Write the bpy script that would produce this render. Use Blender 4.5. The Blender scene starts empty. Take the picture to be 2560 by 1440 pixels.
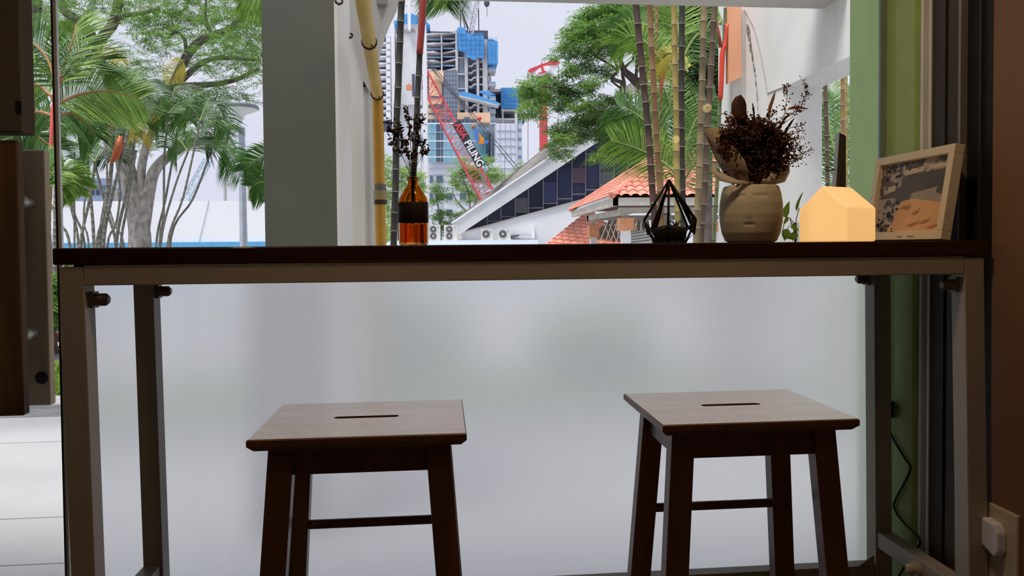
import bpy, math, random
from mathutils import Vector as V, Matrix
random.seed(7)
R = math.radians
S = bpy.context.scene
# ------------------------------------------------------------------ camera
F = 1850.0; EYE = 1.046; CY = 720 - 54
yaw, pitch, roll = R(5.4), math.atan(.0278), .0085
_r0 = V((math.cos(yaw), -math.sin(yaw), 0)); _f0 = V((math.sin(yaw), math.cos(yaw), 0)); _z = V((0, 0, 1))
FW = _f0*math.cos(pitch) - _z*math.sin(pitch); UP = _z*math.cos(pitch) + _f0*math.sin(pitch)
RT = _r0*math.cos(roll) - UP*math.sin(roll); UP = UP*math.cos(roll) + _r0*math.sin(roll)
cd = bpy.data.cameras.new('camera'); cam = bpy.data.objects.new('camera', cd); S.collection.objects.link(cam)
cam.matrix_world = Matrix(((RT.x, UP.x, -FW.x, 0), (RT.y, UP.y, -FW.y, 0), (RT.z, UP.z, -FW.z, EYE), (0, 0, 0, 1)))
cd.sensor_fit = 'HORIZONTAL'; cd.sensor_width = 36; cd.lens = F/2560*36; cd.shift_y = -54/2560
cd.clip_start = .05; cd.clip_end = 1000
S.camera = cam
# ------------------------------------------------------------------ sky, sun, exposure
W = bpy.data.worlds.new('sky'); S.world = W; W.use_nodes = True
wn = W.node_tree; bg = wn.nodes['Background']
tc = wn.nodes.new('ShaderNodeTexCoord'); nz = wn.nodes.new('ShaderNodeTexNoise'); nz.inputs['Scale'].default_value = 1.3
nz.inputs['Detail'].default_value = 3
cr = wn.nodes.new('ShaderNodeValToRGB')
cr.color_ramp.elements[0].position = .35; cr.color_ramp.elements[0].color = (.68, .70, .86, 1)
cr.color_ramp.elements[1].position = .65; cr.color_ramp.elements[1].color = (.77, .78, .91, 1)
wn.links.new(tc.outputs['Generated'], nz.inputs['Vector']); wn.links.new(nz.outputs['Fac'], cr.inputs['Fac'])
wn.links.new(cr.outputs['Color'], bg.inputs['Color']); bg.inputs['Strength'].default_value = 1.0
sl = bpy.data.lights.new('sun', 'SUN'); so = bpy.data.objects.new('sun', sl); S.collection.objects.link(so)
sl.energy = 4.6; sl.angle = R(22); sl.color = (1, .95, .88)
so.rotation_euler = V((-.27, -.23, .94)).to_track_quat('Z', 'Y').to_euler()
S.view_settings.view_transform = 'Standard'; S.view_settings.look = 'None'
S.view_settings.exposure = .1; S.view_settings.gamma = 1; S.view_settings.use_curve_mapping = False
cy = S.cycles; cy.max_bounces = 10; cy.transmission_bounces = 8; cy.transparent_max_bounces = 12
cy.diffuse_bounces = 4; cy.glossy_bounces = 4; cy.sample_clamp_indirect = 4; cy.use_denoising = True
# ------------------------------------------------------------------ rays
def ray(u, v): return FW + RT*((u-1280)/F) - UP*((v-CY)/F)
O = V((0, 0, EYE))
def P(u, v, Y): d = ray(u, v); return O + d*(Y/d.y)
def G(u, v, Z=0): d = ray(u, v); return O + d*((Z-EYE)/d.z)
def PX(u, v, X): d = ray(u, v); return O + d*(X/d.x)
# ------------------------------------------------------------------ materials
MATS = {}
def mat(name, col, rough=.6, metal=0, var=None, scale=8, stretch=(1, 1, 1), bump=0, spec=.5, coat=0, emit=0, detail=5, lo=.35, hi=.65, sss=0):
    if name in MATS: return MATS[name]
    m = bpy.data.materials.new(name); m.use_nodes = True; n = m.node_tree; b = n.nodes['Principled BSDF']
    b.inputs['Roughness'].default_value = rough; b.inputs['Metallic'].default_value = metal
    b.inputs['Specular IOR Level'].default_value = spec; b.inputs['Coat Weight'].default_value = coat
    b.inputs['Base Color'].default_value = (*col, 1)
    if sss: b.inputs['Subsurface Weight'].default_value = sss; b.inputs['Subsurface Radius'].default_value = (.05, .04, .02)
    if emit: b.inputs['Emission Color'].default_value = (*col, 1); b.inputs['Emission Strength'].default_value = emit
    t = n.nodes.new('ShaderNodeTexCoord'); mp = n.nodes.new('ShaderNodeMapping'); mp.inputs['Scale'].default_value = stretch
    nn = n.nodes.new('ShaderNodeTexNoise'); nn.inputs['Scale'].default_value = scale; nn.inputs['Detail'].default_value = detail
    n.links.new(t.outputs['Object'], mp.inputs['Vector']); n.links.new(mp.outputs['Vector'], nn.inputs['Vector'])
    if var is None: var = tuple(c*.86 for c in col)
    rp = n.nodes.new('ShaderNodeValToRGB'); e = rp.color_ramp.elements
    e[0].position = lo; e[0].color = (*var, 1); e[1].position = hi; e[1].color = (*col, 1)
    n.links.new(nn.outputs['Fac'], rp.inputs['Fac']); n.links.new(rp.outputs['Color'], b.inputs['Base Color'])
    if bump:
        bp = n.nodes.new('ShaderNodeBump'); bp.inputs['Strength'].default_value = bump; bp.inputs['Distance'].default_value = .01
        n.links.new(nn.outputs['Fac'], bp.inputs['Height']); n.links.new(bp.outputs['Normal'], b.inputs['Normal'])
    MATS[name] = m; return m
def leafmat(name, c1, c2, tr=.35, scale=3.0):
    if name in MATS: return MATS[name]
    m = bpy.data.materials.new(name); m.use_nodes = True; n = m.node_tree; b = n.nodes['Principled BSDF']; out = n.nodes['Material Output']
    g = n.nodes.new('ShaderNodeNewGeometry'); rp = n.nodes.new('ShaderNodeValToRGB'); e = rp.color_ramp.elements
    e[0].position = 0; e[0].color = (*c1, 1); e[1].position = 1; e[1].color = (*c2, 1)
    n.links.new(g.outputs['Random Per Island'], rp.inputs['Fac']); n.links.new(rp.outputs['Color'], b.inputs['Base Color'])
    b.inputs['Roughness'].default_value = .5; b.inputs['Specular IOR Level'].default_value = .35
    t = n.nodes.new('ShaderNodeBsdfTranslucent'); mx = n.nodes.new('ShaderNodeMixShader'); mx.inputs[0].default_value = tr
    n.links.new(rp.outputs['Color'], t.inputs['Color']); n.links.new(b.outputs[0], mx.inputs[1]); n.links.new(t.outputs[0], mx.inputs[2])
    n.links.new(mx.outputs[0], out.inputs['Surface']); MATS[name] = m; return m
def glassmat(name, tint=(.985, .995, .99), refl=1.0, ior=1.45):
    m = bpy.data.materials.new(name); m.use_nodes = True; n = m.node_tree; n.nodes.remove(n.nodes['Principled BSDF']); out = n.nodes['Material Output']
    fr = n.nodes.new('ShaderNodeFresnel'); fr.inputs['IOR'].default_value = ior
    tr = n.nodes.new('ShaderNodeBsdfTransparent'); tr.inputs['Color'].default_value = (*tint, 1)
    gl = n.nodes.new('ShaderNodeBsdfGlossy'); gl.inputs['Roughness'].default_value = 0.0; gl.inputs['Color'].default_value = (refl, refl, refl, 1)
    mx = n.nodes.new('ShaderNodeMixShader'); n.links.new(fr.outputs[0], mx.inputs[0]); n.links.new(tr.outputs[0], mx.inputs[1]); n.links.new(gl.outputs[0], mx.inputs[2])
    n.links.new(mx.outputs[0], out.inputs['Surface']); MATS[name] = m; return m
# ------------------------------------------------------------------ mesh collector
class MB:
    def __init__(s): s.v = []; s.f = []
    def poly(s, pts, flip=False):
        k = len(s.v); s.v += [tuple(p) for p in pts]; i = list(range(k, k+len(pts))); s.f.append(i[::-1] if flip else i); return s
    def hexa(s, c):   # 8 corners: bottom 0-3 ccw, top 4-7
        k = len(s.v); s.v += [tuple(p) for p in c]
        for q in ((3, 2, 1, 0), (4, 5, 6, 7), (0, 1, 5, 4), (1, 2, 6, 5), (2, 3, 7, 6), (3, 0, 4, 7)): s.f.append([k+i for i in q])
        return s
    def box(s, a, b):
        x0, x1 = sorted((a[0], b[0])); y0, y1 = sorted((a[1], b[1])); z0, z1 = sorted((a[2], b[2]))
        return s.hexa([(x0, y0, z0), (x1, y0, z0), (x1, y1, z0), (x0, y1, z0), (x0, y0, z1), (x1, y0, z1), (x1, y1, z1), (x0, y1, z1)])
    def cbox(s, c, d): return s.box([c[i]-d[i]/2 for i in range(3)], [c[i]+d[i]/2 for i in range(3)])
    def pbox(s, u0, v0, u1, v1, Y, d):  # box whose front face spans two image points at depth Y
        a = P(u0, v0, Y); b = P(u1, v1, Y); return s.box((a.x, Y, a.z), (b.x, Y+d, b.z))
    def bar(s, a, b, w, h=None, up=(0, 0, 1)):
        a = V(a); b = V(b); h = h or w; d = (b-a).normalized(); x = d.cross(V(up))
        if x.length < 1e-4: x = d.cross(V((0, 1, 0)))
        x.normalize(); y = x.cross(d).normalized(); x *= w/2; y *= h/2
        return s.hexa([a-x-y, a+x-y, a+x+y, a-x+y, b-x-y, b+x-y, b+x+y, b-x+y])
    def tube(s, pts, r, n=8, cap=True):
        pts = [V(p) for p in pts]; rr = r if isinstance(r, (list, tuple)) else [r]*len(pts); k0 = len(s.v); px = None
        for i, p in enumerate(pts):
            d = (pts[min(i+1, len(pts)-1)] - pts[max(i-1, 0)]).normalized()
            x = px - d*px.dot(d) if px else d.cross(V((.13, .97, .2)))
            if x.length < 1e-5: x = d.orthogonal()
            x.normalize(); px = x; y = d.cross(x)
            for j in range(n):
                t = 2*math.pi*j/n; s.v.append(tuple(p + (x*math.cos(t) + y*math.sin(t))*rr[i]))
        for i in range(len(pts)-1):
            for j in range(n):
                a = k0+i*n+j; b = k0+i*n+(j+1) % n; s.f.append([a, b, b+n, a+n])
        if cap: s.f.append([k0+j for j in range(n)][::-1]); s.f.append([k0+(len(pts)-1)*n+j for j in range(n)])
        return s
    def lathe(s, prof, c, n=32, sx=1, sy=1):
        k0 = len(s.v); m = len(prof)
        for r, z in prof:
            for j in range(n):
                t = 2*math.pi*j/n; s.v.append((c[0]+r*math.cos(t)*sx, c[1]+r*math.sin(t)*sy, c[2]+z))
        for i in range(m-1):
            for j in range(n):
                a = k0+i*n+j; b = k0+i*n+(j+1) % n; s.f.append([a, b, b+n, a+n])
        if prof[0][0] > 1e-6: s.f.append([k0+j for j in range(n)][::-1])
        if prof[-1][0] > 1e-6: s.f.append([k0+(m-1)*n+j for j in range(n)])
        return s
    def prism(s, pts, d):
        pts = [V(p) for p in pts]; d = V(d); k = len(s.v); n = len(pts); s.v += [tuple(p) for p in pts] + [tuple(p+d) for p in pts]
        s.f.append(list(range(k, k+n))); s.f.append(list(range(k+2*n-1, k+n-1, -1)))
        for i in range(n): j = (i+1) % n; s.f.append([k+j, k+i, k+n+i, k+n+j])
        return s
    def sphere(s, c, r, n=12, m=8, sz=1, sx=1, sy=1):
        return s.lathe([(max(1e-7, r*math.sin(math.pi*i/m)), -r*sz*math.cos(math.pi*i/m)) for i in range(m+1)], c, n, sx, sy)
def multi(name, parts, parent=None, smooth=False):   # one mesh with several materials
    s = MB(); idx = []
    for i, (mb, m) in enumerate(parts):
        k = len(s.v); s.v += mb.v; s.f += [[a+k for a in f] for f in mb.f]; idx += [i]*len(mb.f)
    o = obj(name, s, [m for _, m in parts], parent, smooth); o.data.polygons.foreach_set('material_index', idx); return o
def label(o, text, cat, group=None, kind=None):
    if text: o['label'] = text
    if cat: o['category'] = cat
    if group: o['group'] = group
    if kind: o['kind'] = kind
    return o
def obj(name, mb, m, parent=None, smooth=False, bevel=0, lab=None):
    me = bpy.data.meshes.new(name); me.from_pydata(mb.v, [], mb.f)
    for mm in (m if isinstance(m, (list, tuple)) else [m]): me.materials.append(mm)
    if smooth:
        me.polygons.foreach_set('use_smooth', [True]*len(me.polygons))
        if smooth == 'auto': me.set_sharp_from_angle(angle=R(40))
    me.update(); o = bpy.data.objects.new(name, me); S.collection.objects.link(o)
    if parent:
        pw = parent_loc(parent); o.parent = parent; o.location = -pw
    if bevel:
        b = o.modifiers.new('bevel', 'BEVEL'); b.width = bevel; b.segments = 2; b.limit_method = 'ANGLE'
    if lab: o['label'] = lab
    return o
def parent_loc(p):
    l = V((0, 0, 0))
    while p: l += p.location; p = p.parent
    return l
def thing(name, loc, text, cat, group=None):
    o = bpy.data.objects.new(name, None); S.collection.objects.link(o); o.location = V(loc); o.empty_display_size = .1
    return label(o, text, cat, group)
def struct(name, mb, m, **k):
    o = obj(name, mb, m, **k); o['kind'] = 'structure'; return o
# ================================================================== room
GY = 1.93; XW = 1.20     # window plane, right wall plane
m_plaster = mat('dark_brown_plaster', (.25, .135, .08), .8, var=(.20, .11, .065), scale=3)
m_ceiling = mat('cafe_ceiling', (.20, .17, .14), .9)
m_ifloor = mat('cafe_floor', (.20, .16, .13), .35, var=(.15, .12, .1), scale=4)
m_green = mat('green_paint', (.46, .63, .25), .6, var=(.43, .59, .23), scale=14, bump=.05)
m_black = mat('black_gap', (.006, .006, .006), .7)
m_alu = mat('pale_aluminium', (.88, .88, .86), .4, metal=0)
m_dkbrown = mat('dark_brown_panel', (.045, .032, .022), .6)
struct('floor', MB().box((-4.2, -4.2, -.1), (1.6, 1.93, 0)), m_ifloor)
struct('ceiling', MB().box((-4.2, -4.2, 2.46), (1.6, 1.97, 2.52)), m_ceiling)
struct('wall_back', MB().box((-4.2, -4.3, 0), (1.6, -4.2, 2.46)), m_plaster)
struct('wall_left', MB().box((-4.3, -4.2, 0), (-4.2, 1.93, 2.46)), m_plaster)
struct('wall_right', MB().box((XW, -4.2, 0), (1.6, 1.516, 2.46)), m_plaster)
struct('trim_1', MB().box((XW+.012, 1.516, 0), (1.6, 1.612, 2.46)), m_black)
struct('trim_9', MB().box((XW+.006, 1.562, 0), (XW+.014, 1.566, 2.46)), m_dkbrown)
struct('trim_2', MB().box((XW, 1.620, 0), (1.6, 1.66, 2.46)).box((XW+.006, 1.66, 0), (1.6, 1.672, 2.46)).box((XW, 1.672, 0), (1.6, 1.718, 2.46)), m_dkbrown)
struct('trim_3', MB().box((XW-.005, 1.612, 0), (XW+.02, 1.620, 2.46)), mat('dull_metal_edge', (.30, .27, .25), .5, metal=.2))
struct('trim_4', MB().box((XW-.004, 1.718, 0), (1.26, 1.7255, 2.46)).box((XW-.004, 1.747, 0), (1.26, 1.757, 2.46)), m_alu)
struct('trim_5', MB().box((XW+.045, 1.7255, 0), (1.6, 1.747, 2.46)), m_black)
w = MB(); w.box((XW+.014, 1.757, 0), (1.6, 1.787, 2.46)).box((XW, 1.787, 0), (1.6, 1.866, 2.46)).box((XW+.012, 1.866, 0), (1.6, 1.93, 2.46)).box((XW+.003, 1.93, 0), (1.6, 2.095, 2.46))
struct('wall_green_return', w, m_green, bevel=.003)
# window pane, its rubber edge and the frosted film on its lower half
m_glass = glassmat('clear_pane')
pane = struct('window_1', MB().box((-.938, GY, .02), (XW+.01, GY+.001, 2.46)), m_glass)
m_rubber = mat('glass_edge_channel', (.25, .33, .33), .25, spec=.8)
e = MB().box((XW-.006, GY-.006, 0), (XW+.012, GY+.004, 2.46)); obj('window_edge', e, m_rubber, pane)
m_edge = mat('polished_glass_edge', (.045, .05, .05), .12, spec=1)
obj('glass_edge', MB().box((-.948, GY-.003, .02), (-.9425, GY+.009, 2.46)), m_edge, pane)
m_edge2 = mat('bright_glass_edge', (.75, .80, .82), .15, spec=1)
obj('glass_edge_light', MB().box((-.9425, GY-.003, .02), (-.9365, GY+.009, 2.46)), m_edge2, pane)
fm = bpy.data.materials.new('frosted_film'); fm.use_nodes = True; fn = fm.node_tree; fn.nodes.remove(fn.nodes['Principled BSDF'])
fg = fn.nodes.new('ShaderNodeBsdfRefraction'); fg.inputs['Roughness'].default_value = .40; fg.inputs['IOR'].default_value = 1.35
fg.inputs['Color'].default_value = (.97, .98, .99, 1)
ft = fn.nodes.new('ShaderNodeBsdfTranslucent'); ft.inputs['Color'].default_value = (.93, .94, .95, 1)
fx = fn.nodes.new('ShaderNodeMixShader'); fx.inputs[0].default_value = .75
fn.links.new(fg.outputs[0], fx.inputs[1]); fn.links.new(ft.outputs[0], fx.inputs[2]); fn.links.new(fx.outputs[0], fn.nodes['Material Output'].inputs['Surface'])
MATS['frosted'] = fm
obj('frosted_film', MB().poly([(-.92, GY+.004, .03), (XW-.01, GY+.004, .03), (XW-.01, GY+.004, .985), (-.92, GY+.004, .985)]), fm, pane)
# glass door on the left with wooden pull boards through bolted to both faces
m_pull = mat('door_pull_wood', (.20, .115, .055), .5, var=(.13, .07, .03), scale=5, stretch=(6, 6, .7), bump=.1)
m_pull2 = mat('door_pull_wood_outer', (.50, .37, .23), .55, var=(.32, .22, .13), scale=4, stretch=(5, 5, .8), bump=.1)
door = struct('door_1', MB().box((-1.95, GY, .02), (-.952, GY+.001, 2.46)), m_glass)
h = obj('door_handle', MB().box((-1.16, 1.862, .65), (-1.0, 1.89, 1.306)), m_pull, door, bevel=.003)
h2 = obj('door_handle', MB().box((-1.16, 1.985, .648), (-1.0, 2.012, 1.300)), m_pull2, door, bevel=.004, lab='outer pale wooden pull board')
m_steel = mat('brushed_steel', (.62, .60, .58), .3, metal=.9)
for z in (1.165, .835):
    t = MB(); t.tube([(-1.035, 1.885, z), (-1.035, 1.925, z)], .013, 16).tube([(-1.035, 1.918, z), (-1.035, 1.94, z)], .019, 16).tube([(-1.035, 1.935, z), (-1.035, 1.99, z)], .013, 16)
    obj('standoff', t, m_steel, door, smooth='auto')
t = MB().tube([(-1.02, 1.983, .72), (-1.02, 1.9905, .72)], .016, 16); obj('bolt_cap', t, m_black, door)
m_card = mat('notice_board_brown', (.14, .12, .10), .7, var=(.12, .10, .085), scale=2)
nb = obj('notice_box', MB().box((-1.3, 1.845, 1.322), (-.978, 1.905, 2.2)), m_card, bevel=.003)
label(nb, 'dark grey-brown notice box on the glass door above the wooden pull boards', 'notice box')
obj('notice_tab', MB().box((-.99, 1.844, 1.365), (-.9775, 1.846, 1.395)), m_black, nb)
# wall socket with plug on the right wall
t = thing('wall_socket', (XW, 1.47, .44), 'pale socket plate with a grey-white plug on the brown right wall', 'socket')
m_plate = mat('socket_plate', (.62, .54, .40), .45); m_plug = mat('plug_white', (.85, .85, .95), .5)
a = PX(2470, 1251, XW); 
obj('face_plate', MB().box((XW-.010, 1.425, .30), (XW, a.y, a.z)), m_plate, t, bevel=.003)
obj('plug', MB().prism([(XW-.01, 1.50, .385), (XW-.01, 1.462, .37), (XW-.01, 1.452, .385), (XW-.01, 1.452, .425), (XW-.01, 1.462, .442), (XW-.01, 1.5, .445)], (-.022, 0, 0)), m_plug, t, bevel=.004)
# pendant bulbs further back in the room; the pane mirrors them faintly
m_bulb = mat('warm_bulb', (1, .66, .28), .3, emit=4)
m_cord = mat('black_cord', (.01, .01, .01), .6)
GYm = 2*GY
def bulb(u, v, X, r, n):
    q = PX(u, v, X); p = V((X, 2*GY-q.y, q.z))
    t = thing('wall_lamp', (XW, p.y, p.z), n, 'wall lamp', None)
    obj('bulb', MB().sphere(p, r, 20, 12), m_bulb, t, smooth=True)
    obj('lamp_holder', MB().tube([(XW, p.y, p.z+r+.05), (XW-.01, p.y, p.z+r+.05)], .03, 20).tube([(XW-.008, p.y, p.z+r+.05), (p.x, p.y, p.z+r+.05), (p.x, p.y, p.z+r*.8)], .006, 10), m_cord, t)
bulb(1690, 348, 1.13, .018, 'small warm bulb on the right wall further from the window')
bulb(1768, 270, 1.13, .019, 'small warm bulb on the right wall nearer the window')
for i, (x, y) in enumerate(((-2.3, .05), (.35, 1.12), (-.9, .2))):  # unseen round lamps added to light the room and the counter things
    t = thing('fill_lamp', (x, y, 2.46), ('round ceiling lamp over the left of the cafe', 'round ceiling lamp above the stools and bar table', 'round ceiling lamp in the middle of the row of three')[i], 'lamp')
    obj('rim', MB().lathe([(.11, 0), (.11, -.03), (.095, -.03), (.095, 0)], (x, y, 2.46), 32), m_alu, t, smooth='auto')
    obj('diffuser', MB().lathe([(.001, -.02), (.094, -.02), (.094, -.01)], (x, y, 2.46), 32), mat('fill_diffuser', (1, .72, .45), .5, emit=3), t)
    l = bpy.data.lights.new('fill_light', 'AREA'); l.shape = 'DISK'; l.size = .19; l.energy = (1.3, 7, 1.3)[i]; l.color = (1, .70, .42)
    lo = bpy.data.objects.new('fill_light', l); S.collection.objects.link(lo); lo.location = (x, y, 2.43)
# ================================================================== bar table
m_frame = mat('taupe_painted_steel', (.43, .38, .32), .42, var=(.40, .355, .30), scale=6, spec=.5)
m_top = mat('dark_red_wood', (.040, .008, .004), .35, var=(.024, .005, .003), scale=3, stretch=(.6, 8, 8), coat=.2)
T = thing('bar_table', (.2, 1.7, 0), 'long narrow bar table with dark red wood top and beige steel frame', 'table')
obj('table_top', MB().box((-.745, 1.497, 1.0165), (1.178, 1.905, 1.049)), m_top, T, bevel=.003)
lw = .045
def leg(xt, xb, y, name='leg'):   # outer/left corner at top and bottom
    s = MB(); zt = 1.012
    s.hexa([(xb, y, 0), (xb+lw, y, 0), (xb+lw, y+lw, 0), (xb, y+lw, 0), (xt, y, zt), (xt+lw, y, zt), (xt+lw, y+lw, zt), (xt, y+lw, zt)])
    return obj(name, s, m_frame, T, bevel=.002)
leg(-.735, -.722, 1.5); leg(-.729, -.716, 1.825); leg(1.125, 1.15, 1.5); leg(1.118, 1.13, 1.825)
obj('top_rail', MB().box((-.69, 1.5, .976), (1.125, 1.535, 1.0158)), m_frame, T, bevel=.002)
obj('top_rail', MB().box((-.684, 1.835, .976), (1.118, 1.87, 1.0158)), m_frame, T, bevel=.002)
obj('top_rail', MB().box((-.73, 1.545, .976), (-.69, 1.825, 1.0158)), m_frame, T, bevel=.002)
obj('top_rail', MB().box((1.125, 1.545, .976), (1.165, 1.825, 1.0158)), m_frame, T, bevel=.002)
obj('bottom_rail', MB().box((-.675, 1.828, .15), (1.125, 1.866, .196)), m_frame, T, bevel=.002)
obj('bottom_rail', MB().box((-.72, 1.545, .245), (-.68, 1.825, .287)), m_frame, T, bevel=.002)
obj('bottom_rail', MB().box((1.13, 1.545, .245), (1.17, 1.825, .287)), m_frame, T, bevel=.002)
m_bolt = mat('bolt_metal', (.22, .17, .14), .45, metal=.3)
def bolt(x, y, z, s):
    b = MB()
    b.box((x, y-.011, z-.016), (x+s*.007, y+.013, z+.016))
    b.tube([(x+s*.006, y, z), (x+s*.014, y, z)], .0125, 6); b.tube([(x+s*.014, y, z), (x+s*.026, y, z), (x+s*.032, y, z)], [.0125, .0125, .0075], 16)
    obj('bolt', b, m_bolt, T, smooth='auto')
bolt(-.686, 1.525, .947, 1); bolt(-.682, 1.848, .944, 1); bolt(1.122, 1.525, .952, -1); bolt(1.116, 1.85, .951, -1)
t = MB(); t.tube([(1.131, 1.66, .262), (1.122, 1.66, .262)], .018, 20).tube([(1.123, 1.66, .262), (1.108, 1.66, .262), (1.103, 1.66, .262)], [.012, .012, .007], 16); obj('levelling_knob', t, m_plate, T, smooth='auto')
for zz in (.19,):
    obj('gusset', MB().prism([(1.123, 1.827, .197), (1.08, 1.827, .197), (1.123, 1.827, .225)], (0, .004, 0)), m_frame, T)
# ================================================================== stools
m_seat = mat('glare_pale_lacquer', (.84, .77, .76), .16, var=(.70, .60, .58), scale=3.5, stretch=(1.2, 9, 9), spec=1.0, coat=.8, detail=7)  # window glare on the seat tops painted in as near-white colour
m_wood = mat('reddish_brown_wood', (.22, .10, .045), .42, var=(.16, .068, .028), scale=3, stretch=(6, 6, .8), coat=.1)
MATS['glare_pale_lacquer'].node_tree.nodes['Principled BSDF'].inputs['Coat Roughness'].default_value = .13
MATS['glare_pale_lacquer'].node_tree.nodes['Principled BSDF'].inputs['Coat IOR'].default_value = 2.4
def stool(cx, cy, text):
    t = thing('wooden_stool', (cx, cy, 0), text, 'stool', 'wooden stools at the window bar table')
    w, d, zt, th = .340, .262, .75, .020
    # seat slab with slot: outer loop and inner slot loop stitched
    s = MB(); n = 12; slot = []; sl_, sw = .048, .008
    oy = .005
    for i in range(n+1): a = -math.pi/2+math.pi*i/n; slot.append((sl_+sw*math.cos(a), oy+sw*math.sin(a)))
    for i in range(n+1): a = math.pi/2+math.pi*i/n; slot.append((-sl_+sw*math.cos(a), oy+sw*math.sin(a)))
    m_ = len(slot); out = []
    for i, (x, y) in enumerate(slot):   # matching outer points
        q = n
        if i <= q: k = i/q; out.append((w/2, -d/2+d*k))
        else: k = (i-q-1)/q; out.append((-w/2, d/2-d*k))
    def ring(pts, z, sx=0, sy=0): return [(cx+x+(sx if x > 0 else -sx), cy+y+(sy if abs(y-d/2) < 1e-6 else (-sy if abs(y+d/2) < 1e-6 else 0)), z) for x, y in pts]
    L = [[(cx+x, cy+y, zt-th) for x, y in slot], [(cx+x, cy+y, zt) for x, y in slot], ring(out, zt, -.002, -.002), ring(out, zt-.002), ring(out, zt-.011), ring(out, zt-th, -.009, -.009)]
    k0 = len(s.v)
    for l in L: s.v += l
    for li in range(len(L)):
        a, b = li*m_, ((li+1) % len(L))*m_
        for i in range(m_): j = (i+1) % m_; s.f.append([k0+a+i, k0+a+j, k0+b+j, k0+b+i])
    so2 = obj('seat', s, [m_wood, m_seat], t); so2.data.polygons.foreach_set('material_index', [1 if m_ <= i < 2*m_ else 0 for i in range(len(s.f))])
    # apron
    ix, iy = .125, .088
    for sy in (-1, 1):
        obj('apron', MB().box((cx-ix+.006, cy+sy*iy-.009, zt-th-.047), (cx+ix-.006, cy+sy*iy+.009, zt-th)), m_wood, t, bevel=.001)
    for sx in (-1, 1):
        obj('apron', MB().box((cx+sx*ix-.009, cy-iy+.009, zt-th-.047), (cx+sx*ix+.009, cy+iy-.009, zt-th)), m_wood, t, bevel=.001)
    lt = .040; kx, ky = .050, .045   # leg section and splay over full height
    def c_at(sx, sy, z): f = (zt-th-z)/(zt-th); return V((cx+sx*(ix-.001+kx*f), cy+sy*(iy-.002+ky*f), z))
    for sx in (-1, 1):
        for sy in (-1, 1):
            a = c_at(sx, sy, 0); b = c_at(sx, sy, zt-th); h = lt/2; g = .030/2
            obj('leg', MB().hexa([a+V((-h, -g, 0)), a+V((h, -g, 0)), a+V((h, g, 0)), a+V((-h, g, 0)), b+V((-h, -g, 0)), b+V((h, -g, 0)), b+V((h, g, 0)), b+V((-h, g, 0))]), m_wood, t, bevel=.002)
    zr = .53
    a = c_at(-1, 1, zr); b = c_at(1, 1, zr)
    obj('stretcher', MB().tube([a, b], .0085, 12), m_wood, t, smooth='auto')
    for sx in (-1, 1):
        obj('stretcher', MB().tube([c_at(sx, -1, .30), c_at(sx, 1, .30)], .0085, 12), m_wood, t, smooth='auto')
    obj('stretcher', MB().tube([c_at(-1, -1, .25), c_at(1, -1, .25)], .0085, 12), m_wood, t, smooth='auto')
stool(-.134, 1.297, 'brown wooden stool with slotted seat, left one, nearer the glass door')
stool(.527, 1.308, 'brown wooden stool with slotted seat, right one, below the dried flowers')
# ================================================================== things on the bar table
ZT = 1.049
def PT(u, Y): p = P(u, 600, Y); return V((p.x, Y, ZT))
# ---- amber bottle with dried sprigs
c = PT(1034, 1.66); k = 1.66/1850*1.0
m_amber = bpy.data.materials.new('amber_glass'); m_amber.use_nodes = True; nt = m_amber.node_tree; b = nt.nodes['Principled BSDF']
b.inputs['Base Color'].default_value = (.78, .34, .07, 1); b.inputs['Transmission Weight'].default_value = 1; b.inputs['Roughness'].default_value = .03; b.inputs['IOR'].default_value = 1.3
bt = thing('amber_bottle', c, 'brown glass bottle with dark label band holding thin dried sprigs', 'bottle')
r0 = .0325
prof = [(.001, .0004), (r0-.004, .0004), (r0, .004), (r0, .098), (r0-.002, .106), (r0-.010, .119), (.014, .132), (.0115, .136), (.0115, .144), (.0135, .145), (.0135, .151), (.0115, .152), (.0095, .152), (.0095, .136), (.012, .129), (r0-.012, .117), (r0-.004, .104), (r0-.0025, .098), (r0-.0025, .006), (.001, .005)]
obj('glass', MB().lathe([(a, z) for a, z in prof], c, 40), m_amber, bt, smooth='auto')
obj('label_band', MB().lathe([(r0+.0003, .050), (r0+.0008, .051), (r0+.0008, .094), (r0+.0003, .095)], c, 40), mat('dark_bottle_label', (.018, .007, .004), .6), bt, smooth='auto')
obj('water', MB().lathe([(.001, .006), (r0-.0035, .006), (r0-.0035, .046), (.001, .046)], c, 32), m_amber, bt, smooth='auto')
m_dry = mat('dried_sprig', (.05, .03, .018), .8); m_dryleaf = mat('dried_petals', (.10, .05, .03), .8, var=(.03, .018, .012), scale=40)
rnd = random.Random(3)
sp = thing('dried_sprigs', c+V((0, 0, .15)), 'thin dark dried flower sprigs standing in the amber bottle', 'dried flowers')
tips = [(968, 305), (975, 345), (992, 300), (1000, 328), (1012, 265), (1020, 290), (1040, 285), (1060, 290), (985, 325), (1063, 355), (1010, 350), (1050, 340), (1028, 330), (996, 372), (1066, 372), (1036, 380), (1016, 372), (1045, 310)]
stm = MB(); fl = MB()
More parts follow.
